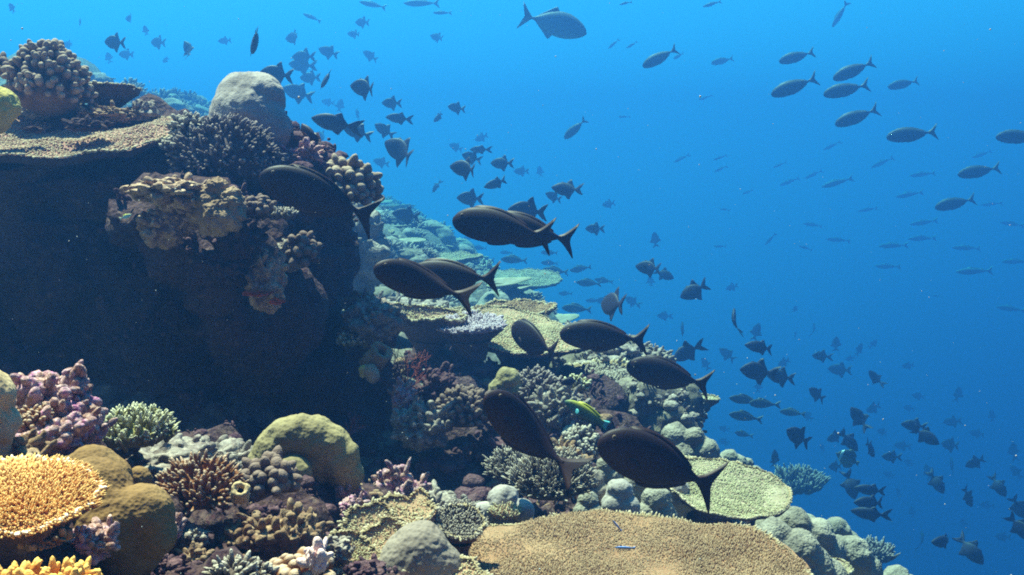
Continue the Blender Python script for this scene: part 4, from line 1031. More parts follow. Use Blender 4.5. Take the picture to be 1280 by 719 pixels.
FISH = {}
def kind(name, prof, fins, mats, thick=.0045, bend=0.0, eye=None, pect=None, extra=(), finmat=0):
    """registers the meshes of one kind of fish, total length 1, nose at +x"""
    V, F, q = fish_body(prof)
    parts = [(V, F, None, 0)]
    for pts in fins:
        v, f = sheet(smooth_line(pts, max(16, len(pts) * 4)) if len(pts) > 4 else pts, thick)
        parts.append((v, f, None, finmat))
    V, F, fm, at = join(parts)
    def bent(v):
        v = v.copy(); t = np.clip(0.15 - v[:, 0], 0, None)
        v[:, 1] += bend * t * t
        return v
    rec = {'body': mesh_data(name, bent(V), F, [FM[m] for m in mats], fm=fm), 'parts': []}
    if eye:
        x, z, r = eye
        w = np.interp(-x, -q[:, 0], q[:, 3]); t = np.interp(-x, -q[:, 0], q[:, 1]); b = np.interp(-x, -q[:, 0], q[:, 2])
        hz = abs(z - (t + b) / 2) / max((t - b) / 2, 1e-4)
        y = w * math.sqrt(max(0.05, 1 - hz * hz))
        es, ef = eye_mesh(x, z, y, r)
        ps, pf = eye_mesh(x, z, y + r * .28, r * .62)
        for e, p in zip(es, ps):
            v, f, m_, _ = join([(e, [ef], None, 0), (p, [ef], None, 1)])
            rec['parts'].append(('eye', mesh_data('eye', v, f, [FM['eye_ring'], FM['eye']], fm=m_)))
    if pect:
        (x, z), L_, h_, ang, mat_ = pect
        w = np.interp(-x, -q[:, 0], q[:, 3])
        pts = smooth_line([(0, h_ * .25), (-L_ * .5, h_ * .55), (-L_, h_ * .3), (-L_ * .95, -h_ * .3), (-L_ * .5, -h_ * .45), (0, -h_ * .25)], 24)
        v, f = sheet(pts, thick * .6)
        for s in (1, -1):
            R = np.array(Matrix.Rotation(s * rad(-ang), 3, 'Z') @ Matrix.Rotation(rad(-18), 3, 'Y'))
            rec['parts'].append(('pectoral_fin', mesh_data('pectoral_fin', v @ R.T + np.array((x, s * w * .92, z)), f, FM[mat_])))
    for nm, v, f, mt in extra:
        rec['parts'].append((nm, mesh_data(nm, bent(v), f, FM[mt])))
    FISH[name] = rec

# blunt-headed, leaf-bodied unicornfish with a swallow tail
U = [(.500, .004, -.012, .002), (.485, .038, -.048, .020), (.44, .085, -.088, .040), (.36, .128, -.122, .055), (.26, .150, -.146, .062), (.15, .156, -.154, .063), (.03, .142, -.144, .057), (-.09, .108, -.112, .044), (-.20, .064, -.070, .028), (-.27, .032, -.036, .016), (-.315, .016, -.020, .010), (-.36, .015, -.019, .006)]
UD = [(.34, .11), (.28, .162), (.12, .176), (-.05, .146), (-.18, .094), (-.25, .052), (-.20, .045), (0., .10), (.2, .12)]
UA = [(.14, -.14), (.10, -.168), (-.02, -.156), (-.15, -.112), (-.25, -.056), (-.18, -.050), (-.02, -.11)]
UT = [(-.30, .016), (-.36, .045), (-.43, .105), (-.50, .172), (-.475, .095), (-.445, .030), (-.44, -.004), (-.445, -.038), (-.475, -.103), (-.50, -.180), (-.43, -.113), (-.36, -.053), (-.30, -.020)]
kind('unicornfish', U, [UD, UA, UT], ['unicorn'], eye=(.405, .052, .017), pect=((.26, -.035), .11, .05, 8, 'unicorn'))
UT2 = [(x, z * .62) for x, z in UT]
kind('unicornfish_turning', U, [UD, UA, UT], ['unicorn'], bend=.85, eye=(.405, .052, .017), pect=((.26, -.035), .11, .05, 12, 'unicorn'))
Ug = [(x, t * .86, b * .86, w * .9) for x, t, b, w in U]
sc = lambda pts, k: [(x, z * k) for x, z in pts]
kind('grey_unicornfish', Ug, [sc(UD, .84), sc(UA, .84), sc(UT, .9)], ['unicorn_grey'], eye=(.405, .042, .016), pect=((.26, -.03), .10, .05, 8, 'unicorn_grey'))
# oval triggerfish: tall swept fins set far back, lyre tail
Tb = [(.500, .012, -.008, .004), (.47, .045, -.045, .022), (.40, .105, -.100, .045), (.29, .170, -.165, .062), (.16, .208, -.205, .068), (.02, .205, -.205, .062), (-.10, .160, -.165, .046), (-.18, .095, -.100, .028), (-.235, .045, -.048, .014), (-.28, .034, -.036, .008)]
TD = [(.06, .19), (-.02, .285), (-.10, .325), (-.13, .25), (-.165, .165), (-.215, .07), (-.17, .06), (-.05, .14)]
TA = [(.06, -.19), (-.02, -.28), (-.10, -.325), (-.13, -.25), (-.165, -.165), (-.215, -.075), (-.17, -.065), (-.05, -.14)]
TT = [(-.24, .036), (-.30, .085), (-.36, .135), (-.44, .175), (-.50, .190), (-.43, .135), (-.375, .075), (-.355, .0), (-.375, -.078), (-.43, -.14), (-.50, -.200), (-.44, -.180), (-.36, -.140), (-.30, -.09), (-.24, -.038)]
TS = [(.24, .16), (.20, .215), (.15, .225), (.08, .20), (.14, .18)]
kind('triggerfish', Tb, [TD, TA, TT], ['trigger'], thick=.006, eye=(.27, .085, .014))
kind('triggerfish_fins_raised', Tb, [TD, TA, TT, TS], ['trigger'], thick=.006, bend=.9, eye=(.27, .085, .014))
Tl = [(x, t * .72, b * .72, w) for x, t, b, w in Tb]
kind('triggerfish_slim', Tl, [sc(TD, .62), sc(TA, .62), sc(TT, .8)], ['trigger'], thick=.006, bend=-.8)
# plain oval and slender swimmers of the far school
Fb = [(.500, .004, -.006, .003), (.46, .034, -.036, .02), (.36, .078, -.078, .036), (.20, .105, -.108, .044), (.02, .098, -.102, .04), (-.16, .064, -.068, .026), (-.29, .028, -.030, .012), (-.36, .018, -.018, .006)]
Ft = [(-.33, .018), (-.40, .07), (-.50, .125), (-.455, .05), (-.435, 0), (-.455, -.05), (-.50, -.125), (-.40, -.07), (-.33, -.018)]
Fd = [(.22, .09), (.16, .135), (.02, .13), (-.15, .085), (-.24, .045), (-.12, .05), (.05, .08)]
kind('fusilier', [(x, t * .8, b * .8, w) for x, t, b, w in Fb], [Ft, sc(Fd, .8)], ['fusilier'], thick=.006)
kind('snapper', [(x, t * 1.25, b * 1.2, w) for x, t, b, w in Fb], [Ft, sc(Fd, 1.3)], ['unicorn_grey'], thick=.006, bend=.4)
# silver trevally
Vb = [(.500, -.020, -.040, .004), (.47, .035, -.075, .025), (.38, .105, -.125, .048), (.24, .165, -.165, .06), (.08, .178, -.172, .058), (-.08, .135, -.132, .044), (-.20, .072, -.072, .024), (-.29, .024, -.026, .010), (-.35, .014, -.016, .007)]
Vt = [(-.32, .014), (-.40, .085), (-.50, .185), (-.465, .09), (-.425, .02), (-.425, -.025), (-.465, -.095), (-.50, -.19), (-.40, -.09), (-.32, -.016)]
kind('trevally', Vb, [Vt, [(.05, .17), (.00, .225), (-.06, .19), (-.20, .09), (-.24, .055), (-.1, .11)], [(.02, -.165), (-.03, -.225), (-.08, -.19), (-.20, -.09), (-.24, -.055), (-.1, -.11)]], ['silver'], eye=(.40, .03, .016), pect=((.24, -.03), .16, .04, 8, 'silver'))
# wrasse, cleaner, damsel, butterflyfish
Wb = [(.500, .004, -.006, .004), (.45, .050, -.050, .03), (.33, .100, -.098, .05), (.15, .122, -.122, .056), (-.05, .108, -.110, .048), (-.22, .072, -.072, .03), (-.33, .052, -.052, .016), (-.40, .055, -.055, .008)]
kind('wrasse', Wb, [[(.30, .08), (.2, .15), (0, .155), (-.2, .12), (-.31, .075), (-.2, .06), (0, .09)], [(.05, -.10), (0, -.145), (-.2, -.12), (-.31, -.07), (-.2, -.06)]], ['wrasse'], eye=(.38, .04, .014), pect=((.24, -.03), .12, .09, 35, 'cyan'),
     extra=(('tail_fin', *sheet(smooth_line([(-.36, .055), (-.44, .08), (-.50, .085), (-.485, 0), (-.50, -.085), (-.44, -.08), (-.36, -.055)], 28), .006), 'cyan'),))
Cb = [(.500, .003, -.003, .003), (.44, .032, -.030, .02), (.28, .060, -.058, .034), (.05, .070, -.068, .036), (-.2, .056, -.055, .026), (-.35, .042, -.042, .014), (-.42, .046, -.046, .006)]
kind('cleaner_wrasse', Cb, [[(-.38, .045), (-.45, .065), (-.50, .07), (-.50, -.07), (-.45, -.065), (-.38, -.045)]], ['cleaner'], thick=.008)
kind('damselfish', [(x, t * .75, b * .75, w) for x, t, b, w in Tb], [sc(Ft, 1.0), [(.15, .14), (.05, .20), (-.12, .17), (-.2, .09), (-.1, .08)]], ['bluefish'], thick=.008)
kind('black_damselfish', [(x, t * .85, b * .85, w) for x, t, b, w in Tb], [sc(Ft, 1.1), [(.15, .15), (.05, .22), (-.12, .19), (-.2, .09), (-.1, .08)]], ['trigger'], thick=.008)
Bb = [(.500, .0, -.02, .004), (.43, .045, -.05, .02), (.34, .150, -.135, .04), (.18, .270, -.245, .055), (.0, .310, -.290, .055), (-.18, .250, -.240, .04), (-.30, .130, -.130, .02), (-.37, .05, -.05, .01), (-.41, .045, -.045, .006)]
bw, bf, bq = fish_body(Bb)
_sel = lambda lo, hi: [(x, t * 1.012, b * 1.012, w * 1.06) for x, t, b, w in smooth_line(Bb, 60) if lo < x < hi]
_bv, _bf2, _ = fish_body(_sel(.22, .32), nx=10)
kind('butterflyfish', Bb, [[(-.38, .045), (-.44, .08), (-.50, .09), (-.49, 0), (-.50, -.09), (-.44, -.08), (-.38, -.045)], [(.12, .26), (0, .36), (-.2, .31), (-.33, .15), (-.2, .2)], [(.08, -.25), (0, -.34), (-.2, -.30), (-.33, -.15), (-.2, -.2)]], ['butterfly'], thick=.007,
     extra=(('white_band', _bv, _bf2, 'white'),))

def right_up(head_ang, yaw, roll):
    """orientation: head_ang in the picture plane (180 = facing left), yaw away from the viewer, roll about the spine"""
    X, F_, U_ = np.array((1., 0, 0)), np.array((0, CP, SP)), np.array((0, -SP, CP))
    a, y = rad(head_ang), rad(yaw)
    x = math.cos(y) * (math.cos(a) * X + math.sin(a) * U_) + math.sin(y) * F_
    up = U_ if abs(math.sin(a) * math.cos(y)) < 0.9 else (U_ * .2 + X * (-1 if math.cos(a) >= 0 else 1) * math.copysign(1, math.sin(a)))
    z = up - x * (up @ x); z /= np.linalg.norm(z)
    r = rad(roll)
    yv = np.cross(z, x)
    z = z * math.cos(r) + yv * math.sin(r); yv = np.cross(z, x)
    return Matrix(((x[0], yv[0], z[0]), (x[1], yv[1], z[1]), (x[2], yv[2], z[2])))

def place(kindname, name, px, py, length, ang, L, label, cat, group=None, yaw=0.0, roll=0.0, parts=True, tall=1.08, d=None):
    """a fish whose picture length is given in pixels and real length L in metres; its distance follows"""
    rec = FISH[kindname]
    if d is None:
        d = FPX * L * max(math.cos(rad(yaw)), .18) / length
    if d > 42:
        L *= 42 / d; d = 42.0
    o = bpy.data.objects.new(name, rec['body']); COL.objects.link(o)
    Mx = right_up(ang, yaw, roll).to_4x4()
    o.matrix_world = Matrix.Translation(Vector(P(px, py, d))) @ Mx @ Matrix.Diagonal((L, L, L * tall, 1))
    tag(o, label, cat, group, 'thing')
    if parts:
        for nm, me in rec['parts']:
            c = bpy.data.objects.new(nm, me); COL.objects.link(c); c.parent = o
    return o

US = 'dark unicornfish cruising past the reef'
u = lambda *a, k='unicornfish', **kw: place(k, 'unicornfish', *a, 'fish', US, **kw)
u(399, 246, 150, 160, .30, 'dark unicornfish in the shadow right in front of the reef wall', yaw=-12, roll=8)
u(628, 285, 128, 170, .30, 'dark unicornfish mostly hidden behind another, its blunt snout leading the upper pair', yaw=8)
u(662, 290, 118, 169, .295, 'dark unicornfish at the rear of the upper pair, whole and side on', yaw=4)
u(566, 346, 118, 178, .265, 'dark unicornfish behind the lower pair, its tail raised clear of the reef', yaw=10)
u(525, 354, 116, 160, .225, 'dark unicornfish leading the lower pair, with its tail hanging down', yaw=-22, k='unicornfish_turning', tall=1.05)
u(667, 426, 62, 152, .27, 'dark unicornfish seen nearly from behind over the leaf-shaped table, tail down', yaw=50, roll=4, tall=1.28)
u(684, 405, 26, 160, .22, 'round-looking dark unicornfish peeping out behind the one seen from behind', yaw=66)
u(755, 421, 111, 176, .30, 'dark unicornfish side on, just right of the leaf-shaped table', yaw=2, tall=1.05)
u(836, 469, 108, 167, .29, 'dark unicornfish in front of the coral-crusted boulder, below the side-on one', yaw=4)
u(655, 540, 138, 132, .235, 'dark unicornfish climbing steeply with its tail slanting down, left of the largest fish', yaw=-20, k='unicornfish_turning', tall=1.12)
u(824, 580, 166, 158, .265, 'largest dark unicornfish, with a wide swallow tail, above the big tan table', yaw=-6, tall=1.22)
place('wrasse', 'wrasse', 733, 517, 62, 150, .108, 'green wrasse with a yellow back and cyan fins', 'fish', yaw=4)
place('cleaner_wrasse', 'cleaner_wrasse', 771, 657, 18, 130, .026, 'tiny blue-striped cleaner wrasse tilted nose up above the big tan table', 'fish')
place('cleaner_wrasse', 'cleaner_wrasse', 781, 685, 26, 178, .036, 'tiny dark cleaner wrasse lying level above the big tan table', 'fish')
place('damselfish', 'damselfish', 554, 555, 15, 200, .034, 'tiny pale blue damselfish in the shade under the dark brown knobby coral', 'fish')
place('damselfish', 'damselfish', 157, 271, 16, 20, .028, 'tiny yellowish fish in the black shade of the overhang', 'fish')
place('black_damselfish', 'damselfish', 713, 477, 26, 190, .065, 'small black damselfish hiding above the green wrasse', 'fish')
place('trevally', 'trevally', 692, 29, 86, -14, .95, 'big pale trevally heading right near the surface', 'fish')
place('butterflyfish', 'butterflyfish', 1059, 573, 32, 155, .26, 'dusky butterflyfish with a white face band among the lower right triggerfish', 'fish')
place('black_damselfish', 'damselfish', 388, 176, 50, 118, .115, 'large black fish pointing up beside the tall grey coral head', 'fish', yaw=10)

GU = 'grey unicornfish streaming left high over the slope'
for px, py, ln, a, L_, lb in (
        (996, 71, 45, 195, .56, 'upper left of the streaming grey unicornfish, above the longer one'), (993, 108, 60, 200, .62, 'foremost low of the streaming grey unicornfish, longest of the leading two'),
        (1067, 88, 54, 203, .58, 'uppermost of the three grey unicornfish swimming stacked together'), (1058, 112, 57, 192, .60, 'middle one of the three grey unicornfish swimming stacked together'),
        (1071, 146, 56, 200, .58, 'lowest and darkest of the three grey unicornfish swimming stacked together'), (1129, 105, 38, 192, .56, 'small faint grey unicornfish right of the stacked three'),
        (1140, 168, 62, 186, .62, 'level grey unicornfish right below the stacked three'), (1275, 171, 58, 180, .60, 'grey unicornfish cut by the right edge of the view'),
        (1224, 214, 52, 190, .60, 'grey unicornfish just left below the one cut by the edge'), (1194, 254, 50, 193, .62, 'faded grey unicornfish lowest at the right'),
        (825, 72, 48, 207, .56, 'lone grey unicornfish below right of the trevally'), (719, 161, 36, 222, .48, 'lone grey unicornfish nosing down in open water left of centre'),
        (903, 76, 28, 192, .60, 'faint lone grey unicornfish between the trevally and the streaming group'), (848, 70, 14, 210, .36, 'tiny faint fish at the tail of the lone grey unicornfish')):
    place('grey_unicornfish', 'unicornfish', px, py, ln, a, L_, lb, 'fish', GU, yaw=6)

TG = 'dark triggerfish scattered in the open water'
t = lambda px, py, ln, a, lb, k='triggerfish', L=.29, yaw=8, roll=0, **kw: place(k, 'triggerfish', px, py, ln, a, L, lb, 'fish', TG, yaw=yaw if yaw != 8 else ((px * 7 + py * 3) % 62) - 30, roll=roll if roll else ((px * 5 + py) % 21) - 10, parts=ln > 24, tall=.98 + ((px + py) % 9) * .022, **kw)
R_ = 'triggerfish_fins_raised'
t(144, 53, 32, 172, 'dark triggerfish above the small olive table, darkest of the upper left')
t(236, 63, 28, 118, 'dark triggerfish pointing up, between the knobby dome and the tall grey head', R_)
t(318, 53, 34, 180, 'dark triggerfish seen edge on as a thin upright shape above the tall grey head', k='triggerfish', L=.28, yaw=76, roll=-14, d=5.6)
t(407, 100, 24, 180, 'second edge-on dark triggerfish, tilted, right of the tall grey head', L=.28, yaw=74, roll=-28, d=7.6)
t(346, 93, 44, 172, 'dark triggerfish half hidden just behind the top of the tall grey head')
t(456, 110, 40, 168, 'dark triggerfish with spread fins above the two long overlapping fish', R_)
t(490, 129, 26, 178, 'small triggerfish right below the one with spread fins')
t(418, 154, 62, 166, 'long dark triggerfish in front, of two overlapping right of the tall grey head', 'triggerfish_slim')
t(447, 165, 40, 162, 'dark triggerfish behind, of two overlapping right of the tall grey head')
t(499, 148, 34, 174, 'grey triggerfish just above the big ragged pair', 'triggerfish_slim')
t(481, 163, 28, 150, 'compact black triggerfish at the top of the big ragged pair')
t(502, 189, 52, 150, 'large black triggerfish with a lyre tail, lower one of the big ragged pair', R_, L=.34)
t(549, 146, 20, 228, 'slender tilted triggerfish in open water right of the big ragged pair', 'triggerfish_slim')
t(571, 135, 22, 176, 'small faint triggerfish right above the slender tilted one')
t(600, 187, 26, 178, 'slim triggerfish right above the round black one', 'triggerfish_slim')
t(582, 211, 42, 168, 'round black triggerfish with its tail dropped, above the upper pair', R_)
t(590, 197, 26, 165, 'triggerfish half hidden behind the round black one')
t(545, 233, 18, 240, 'thin steep triggerfish above the reef slope', 'triggerfish_slim')
t(508, 269, 36, 172, 'dark triggerfish over the hazy reef heads, left of the upper pair')
t(588, 248, 34, 178, 'dark triggerfish just above the snouts of the upper pair')
t(660, 264, 50, 176, 'dark triggerfish resting right above the backs of the upper pair', L=.31)
t(709, 237, 40, 172, 'dark triggerfish high above the tail of the upper pair', R_)
t(692, 246, 22, 160, 'faint triggerfish behind the one above the tail of the upper pair')
t(628, 204, 30, 178, 'middling triggerfish right of the round black one')
t(621, 229, 34, 200, 'slim faint triggerfish rising right of the round black one', 'triggerfish_slim')
t(744, 286, 24, 178, 'small notched triggerfish right of the tail of the upper pair')
t(766, 380, 40, 180, 'black triggerfish seen edge on, standing upright above the side-on unicornfish', L=.28, yaw=70, roll=-14, d=5.2)
t(812, 335, 34, 172, 'left of two triggerfish crossing over in mid water', R_)
t(830, 343, 26, -25, 'right of two triggerfish crossing over in mid water, nose down')
t(868, 364, 38, 205, 'ragged faded triggerfish right of the crossing two', R_)
t(917, 402, 34, 80, 'upright thin triggerfish at the edge of the lower right swarm', 'triggerfish_slim')
t(858, 440, 40, 208, 'dark triggerfish nosing down behind the coral-crusted boulder', R_)
t(951, 434, 42, 172, 'dark triggerfish with a forked tail leading the lower right swarm', 'triggerfish_slim')
t(947, 464, 46, 174, 'dark tall-finned triggerfish below the leading one of the swarm', R_)
t(976, 471, 32, 172, 'triggerfish following the tall-finned one')
t(1074, 523, 34, 125, 'dark triggerfish nosing up with raised fins above the butterflyfish', R_)
t(1064, 607, 36, -75, 'blackest triggerfish, head down just below the butterflyfish', R_)
t(1061, 551, 34, -50, 'triggerfish slanting down, touching the top of the butterflyfish')
t(1044, 546, 24, 200, 'faint triggerfish left above the butterflyfish')
t(1044, 583, 20, 178, 'faint triggerfish left below the butterflyfish')
t(1088, 561, 28, -55, 'triggerfish diving right of the butterflyfish')
t(1089, 613, 42, 172, 'topmost of three dark fish swimming level below the butterflyfish', 'triggerfish_slim')
t(1089, 629, 46, 176, 'middle of three dark fish swimming level below the butterflyfish', 'triggerfish_slim')
t(1088, 643, 42, 174, 'lowest of three dark fish swimming level below the butterflyfish', 'triggerfish_slim')
t(1094, 473, 26, 130, 'dark tilted triggerfish high in the lower right swarm', R_)
t(998, 546, 40, 150, 'dark triggerfish climbing left, right of the coral-crusted boulder')
t(1021, 493, 28, 145, 'faint triggerfish right above the climbing one')
t(969, 575, 28, 98, 'thin upright triggerfish over the hazy heads behind the round plate', 'triggerfish_slim')
t(1143, 532, 30, 175, 'upper left of two triggerfish touching at the middle right')
t(1157, 545, 32, -35, 'lower right of two triggerfish touching at the middle right')
t(1115, 571, 26, 178, 'compact triggerfish right of the butterflyfish')
t(1171, 603, 32, -60, 'triggerfish diving in the swarm at the lower right', R_)
t(1210, 621, 30, -65, 'dark triggerfish diving, right of the first diving one')
t(1248, 608, 30, -58, 'dark triggerfish diving, farther right near the edge', R_)
t(1273, 634, 32, -60, 'upper one of two dark triggerfish cut by the lower right edge')
t(1276, 660, 38, -52, 'lower one of two dark triggerfish cut by the lower right edge')
t(1181, 677, 42, 176, 'level dark fish nosing left at the bottom right', 'triggerfish_slim')
t(1213, 688, 42, -50, 'dark triggerfish diving at the bottom right, tail to the level one', R_)
t(1219, 578, 26, 205, 'middling triggerfish at the right of the swarm')
t(1027, 445, 24, 178, 'dark notched triggerfish above the climbing one', R_)
t(931, 521, 42, 170, 'long brownish fish beside the right flank of the boulder', 'snapper', L=.36)
t(931, 500, 42, 172, 'brownish fish at the front of two in line right of the boulder', 'snapper', L=.36)
t(954, 505, 40, 174, 'brownish fish at the rear of two in line right of the boulder', 'snapper', L=.36)
t(929, 543, 24, 165, 'faint round fish low beside the boulder', 'snapper', L=.30)
t(991, 516, 30, 176, 'faint brownish fish right of the two in line', 'snapper', L=.34)

# the fainter fish of the school: place words say where each one is
LM = [('the tall grey coral head', 310, 140), ('the knobby dome', 62, 100), ('the trevally', 692, 29), ('the big ragged pair', 498, 180), ('the upper pair of unicornfish', 650, 285), ('the lower pair of unicornfish', 545, 350),
      ('the side-on unicornfish', 755, 421), ('the coral-crusted boulder', 800, 480), ('the butterflyfish', 1059, 573), ('the stacked three unicornfish', 1065, 115), ('the upright edge-on triggerfish', 766, 380), ('the two crossing triggerfish', 820, 339),
      ('the leading dark triggerfish', 951, 434), ('the level fish at the bottom right', 1181, 677), ('the faded unicornfish', 1194, 254), ('the lone nosing-down unicornfish', 719, 161), ('the lone unicornfish near the trevally', 825, 72),
      ('the round black triggerfish', 582, 211), ('the two long overlapping triggerfish', 430, 160), ('the climbing triggerfish', 998, 546), ('the small olive table', 138, 112), ('the pair cut by the right edge', 1274, 646), ('the unicornfish at the edge', 1270, 171)]
ADJ = {0: 'facing left', 1: 'facing right', 2: 'nose up', 3: 'nose down'}
used = {}
def where(px, py, skip=()):
    c = sorted((math.hypot(px - x, (py - y) * 1.2), n, x, y) for n, x, y in LM if n not in skip)[0]
    dx, dy = px - c[2], py - c[3]
    v = 'above' if dy < -12 else 'below' if dy > 12 else ''
    h = 'left' if dx < -12 else 'right' if dx > 12 else ''
    w = {('', ''): 'over', ('above', ''): 'above', ('below', ''): 'below'}.get((v, h)) or (f'{v} {h} of' if v else f'{h} of')
    far = 'far ' if c[0] > 110 else 'close ' if c[0] < 32 else ''
    return f'{far}{w} {c[1]}', c[1]
ORD = ['', 'second ', 'third ', 'fourth ', 'fifth ', 'sixth ', 'seventh ']
def faint(kindname, name, px, py, ln, a, L_, yaw=8, noun=None, group=None):
    a %= 360
    ad = 'nose up' if 45 < a < 135 else 'facing left' if a <= 225 and a >= 135 else 'nose down' if 225 < a < 315 else 'facing right'
    d = FPX * L_ / ln
    tone = 'dark' if d < 11 else 'dim' if d < 16 else 'faint' if d < 22 else 'barely visible'
    size = 'tiny ' if ln < 15 else 'small ' if ln < 22 else ''
    w, near = where(px, py)
    lb = f'{tone} {size}{noun or name} {ad}, {w}'
    if lb in used:
        w2, _ = where(px, py, (near,))
        lb = f'{tone} {size}{noun or name} {ad}, {w2}'
        q = 0
        while lb in used:
            q += 1; lb = f'{ORD[q]}{tone} {size}{noun or name} {ad}, {w}'
    if len(lb.split()) > 16: lb = lb.replace(' ' + size.strip() + ' ', ' ', 1) if size else lb.replace('far ', '', 1)
    if lb in used: lb = f'{tone} {noun or name} {ad}, {where(px, py, (near,))[0]}'
    used[lb] = 1
    place(kindname, name, px, py, ln, a, L_, lb, 'fish', group or 'faint fish of the distant school', yaw=yaw, parts=False)

TF = [(15, 10, 15, 120), (163, 23, 16, 175), (182, 38, 12, 100), (158, 68, 22, 175), (86, 56, 18, 180), (198, 53, 24, 170), (281, 51, 16, 190), (208, 75, 12, 200), (136, 72, 16, 110), (100, 28, 12, 100),
      (378, 82, 32, 176), (380, 71, 32, 178), (411, 65, 28, 160), (368, 47, 26, 178), (373, 116, 38, 165), (388, 97, 28, 178), (443, 43, 18, 170), (453, 28, 20, 170), (463, 70, 20, 150), (547, 47, 20, 160),
      (425, 132, 18, 80), (447, 143, 16, 110), (410, 128, 16, 170), (602, 172, 18, 200), (477, 203, 22, 165), (402, 172, 26, 160), (570, 184, 18, 160),
      (652, 214, 20, 178), (675, 215, 16, 100), (761, 255, 16, 190), (819, 300, 20, 100), (813, 352, 16, 95), (915, 359, 16, 200), (853, 414, 24, 85), (830, 395, 18, 178), (909, 443, 24, 140),
      (945, 415, 24, 70), (1018, 412, 16, 85), (1045, 430, 20, 95), (1074, 437, 18, 60), (1092, 430, 14, 50), (1050, 462, 26, 178), (980, 453, 18, 200), (1063, 448, 12, 200), (1135, 457, 16, 190), (994, 419, 10, 70), (994, 387, 10, 80),
      (948, 483, 16, 80), (905, 536, 14, 170), (906, 552, 14, 175), (1092, 510, 22, 200), (1148, 495, 16, 170), (1198, 493, 20, 80), (1191, 527, 20, 190), (1188, 556, 28, 170), (1128, 557, 20, 178), (1136, 578, 14, 150),
      (1190, 582, 20, 85), (1266, 563, 22, 100), (1160, 590, 20, 100), (1254, 671, 20, 178), (1153, 676, 24, 80), (1123, 615, 14, 120), (1111, 593, 14, 160), (1233, 631, 18, 180), (1221, 542, 16, 170), (1103, 540, 16, 160), (1136, 510, 14, 170), (1240, 520, 16, 90), (1270, 590, 18, 120),
      (790, 377, 20, 150), (755, 376, 20, 178), (882, 455, 18, 120), (1010, 520, 16, 150), (1028, 560, 14, 120), (1140, 640, 14, 100), (1205, 655, 16, 110)]
for k, (x, y, ln, a) in enumerate(TF):
    faint(('triggerfish', 'triggerfish_fins_raised', 'triggerfish')[k % 3], 'triggerfish', x, y, ln, a, (.46, .52, .48)[k % 3], yaw=(8, 30, -20, 15)[k % 4], group=TG)
SN = [(643, 325, 34, 176), (687, 316, 22, 178), (687, 329, 22, 176), (663, 339, 20, 178), (694, 339, 34, 174), (726, 336, 28, 190), (672, 350, 30, 176), (642, 348, 18, 175), (736, 354, 32, 176), (755, 351, 24, 172), (707, 367, 18, 178), (721, 386, 38, 176), (633, 316, 16, 178),
      (605, 325, 28, 178), (599, 310, 20, 175), (585, 298, 14, 178), (627, 349, 16, 178), (741, 376, 18, 178)]
for k, (x, y, ln, a) in enumerate(SN):
    faint('snapper', 'reef_fish', x, y, ln, a, .46, noun='grey reef fish', group='grey fish hovering over the hazy reef slope')
FU = [(1103, 203, 30, 205), (1017, 218, 24, 205), (987, 227, 26, 200), (1047, 228, 40, 196), (1153, 218, 32, 186), (1040, 182, 24, 205), (1227, 193, 26, 200), (1016, 281, 24, 170), (963, 299, 20, 228), (1007, 310, 18, 160), (1155, 278, 34, 188), (1153, 298, 34, 182), (1117, 307, 36, 182),
      (1110, 333, 32, 178), (1218, 339, 44, 182), (1208, 310, 34, 178), (1270, 327, 34, 180), (1264, 386, 36, 172), (1171, 370, 12, 180), (1048, 300, 30, 175), (1265, 280, 30, 170), (1137, 243, 34, 190), (900, 308, 16, 180), (906, 262, 14, 170), (882, 122, 18, 198), (780, 146, 16, 180), (852, 198, 22, 205),
      (900, 197, 18, 200), (901, 211, 18, 205), (767, 55, 18, 220), (790, 56, 16, 210), (782, 4, 16, 190), (890, 5, 24, 195), (1050, 18, 36, 240), (527, 4, 46, 178), (466, 6, 36, 165), (390, 22, 26, 155), (553, 16, 24, 178), (975, 206, 18, 200), (1085, 262, 24, 190), (1240, 255, 26, 185), (935, 240, 14, 200)]
for k, (x, y, ln, a) in enumerate(FU):
    faint('fusilier', 'fusilier', x, y, ln, a, .95 if ln > 20 else .60, noun='slender fusilier', group='slender fusiliers far out in the blue')

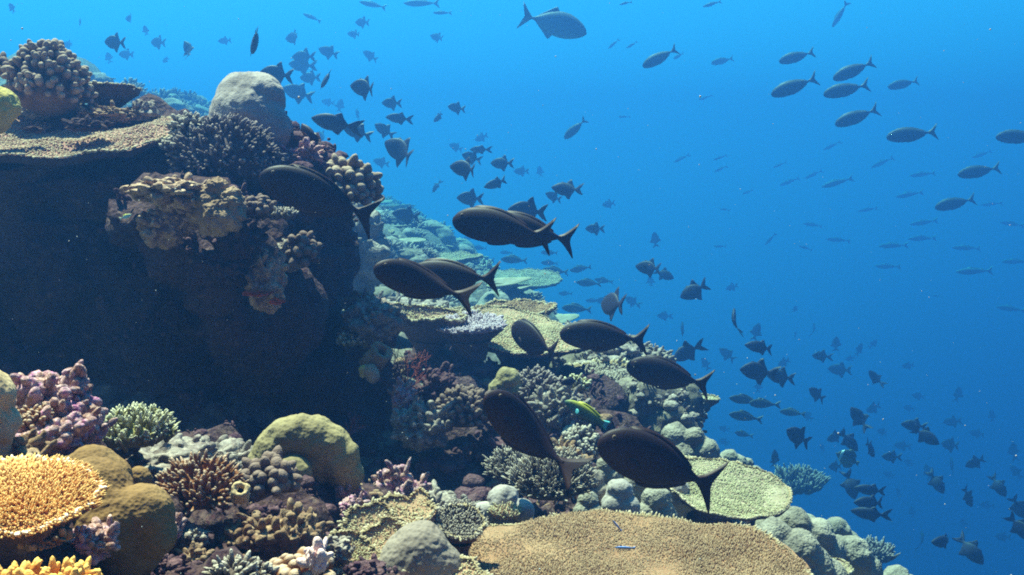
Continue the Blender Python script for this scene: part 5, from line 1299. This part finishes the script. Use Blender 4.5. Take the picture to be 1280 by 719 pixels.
# ------------------------------------------------------------------ cover of the slope: small growth nobody could count
def cover():
    rng = np.random.default_rng(77)
    n = 4200
    y = 6.0 + 22.0 * rng.random(n) ** 1.7
    u = -3.4 + 6.4 * rng.random(n)
    x = u - 0.15 * y + rng.normal(size=n) * .1
    pts = np.stack((x, y, ground_z(x, y)), 1)
    dg = bpy.context.evaluated_depsgraph_get()
    parts = []
    D3, F3 = ico(3)
    for i in range(n):
        hit, loc, nor, idx, ob_, _ = S.ray_cast(dg, Vector((x[i], y[i], pts[i, 2] + 1.2)), Vector((0, 0, -1)), distance=2.4)
        if x[i] < -1.2 and y[i] < 11: continue
        if not hit or ob_.name != 'seabed_slope' or nor.z < .25:
            continue
        p = np.array(loc); s = (0.024 + 0.0085 * y[i]) * (0.4 + 1.0 * rng.random() ** 2)
        k = rng.integers(0, 10)
        if k == 9 and rng.random() < .6: k = 2
        if k < 4:                                                # knobs and boulders
            v = D3 * np.array((1, 1, .75)) * s * (1 + .22 * fbm(D3 * 1.8 + i, i, 3) + .2 * (lumps(D3 * 2.2 + i, i) - .4))[:, None]
            parts.append((v + p, [F3], None, int(k % 3)))
        elif k < 8:                                              # bushes
            m = 46
            dd = fib(m, .0, rng, .15)
            v, f, at = fingers(p + dd * s * .35, dd + np.array((0, 0, .3)), s * (.5 + .5 * rng.random(m)), s * .12, KNOB if k % 2 else TAPER, seg=5)
            parts.append((v, f, at, 3 if k % 2 else 4))
        else:                                                    # small plates
            a = np.linspace(0, 2 * math.pi, 26, endpoint=False)
            r = s * 1.5 * (1 + .15 * np.sin(3 * a + i) + .08 * np.sin(5 * a))
            w = rng.normal(size=2) * .12
            ring = lambda q, h: np.stack((r * q * np.cos(a), r * q * np.sin(a), h + r * q * (w[0] * np.cos(a) + w[1] * np.sin(a))), 1)
            rows = np.concatenate((ring(.02, s * .5), ring(.6, s * .52), ring(1, s * .60), ring(1, s * .54), ring(.5, s * .36), ring(.2, 0)))
            ii = np.arange(5)[:, None] * 26 + np.arange(26)[None]; jj = np.arange(5)[:, None] * 26 + (np.arange(26)[None] + 1) % 26
            parts.append((rows + p, [np.stack((ii, jj, jj + 26, ii + 26), 2).reshape(-1, 4)], np.repeat([0, .1, .8, .8, 0, 0], 26).astype(float), 5))
    V, F, fm, at = join(parts)
    o = obj('coral_cover', V, F, [M['sage_head'], M['terrain'], M['rubble_grey'], M['pale_thicket'], M['grey_thicket'], M['green_plate']], origin=np.zeros(3), fm=fm, attr=at)
    tag(o, 'mixed small corals and rubble carpeting the reef slope', 'coral cover', kind='stuff')
bpy.context.view_layer.update()
cover()

# drifting specks of plankton
def specks():
    rng = np.random.default_rng(5)
    D, F = ico(1)
    parts = []
    for i in range(620):
        d = .6 + 7.0 * rng.random() ** 1.5
        c = P(rng.random() * 1380 - 50, rng.random() * 780 - 30, d)
        r = (.0003 + .0008 * rng.random() ** 3) * (0.5 + d * .45)
        parts.append((D * r + c, [F], None, 0))
    V, F, fm, at = join(parts)
    m, nt, b = node_mat('plankton')
    nz = add(nt, 'ShaderNodeTexNoise', Scale=3.0)
    nt.links.new(ramp(nt, nz.outputs['Fac'], [(.3, (.22, .24, .24)), (.7, (.50, .50, .46))]), b.inputs['Base Color'])
    o = obj('drifting_specks', V, F, m, origin=np.zeros(3))
    tag(o, 'tiny pale specks drifting in the water', 'specks', kind='stuff')
specks()

for _o in S.objects:                                             # lumps of rubble are things one can point to
    if _o.parent is None and 'category' in _o.keys() and 'kind' not in _o.keys():
        _o['kind'] = 'thing'
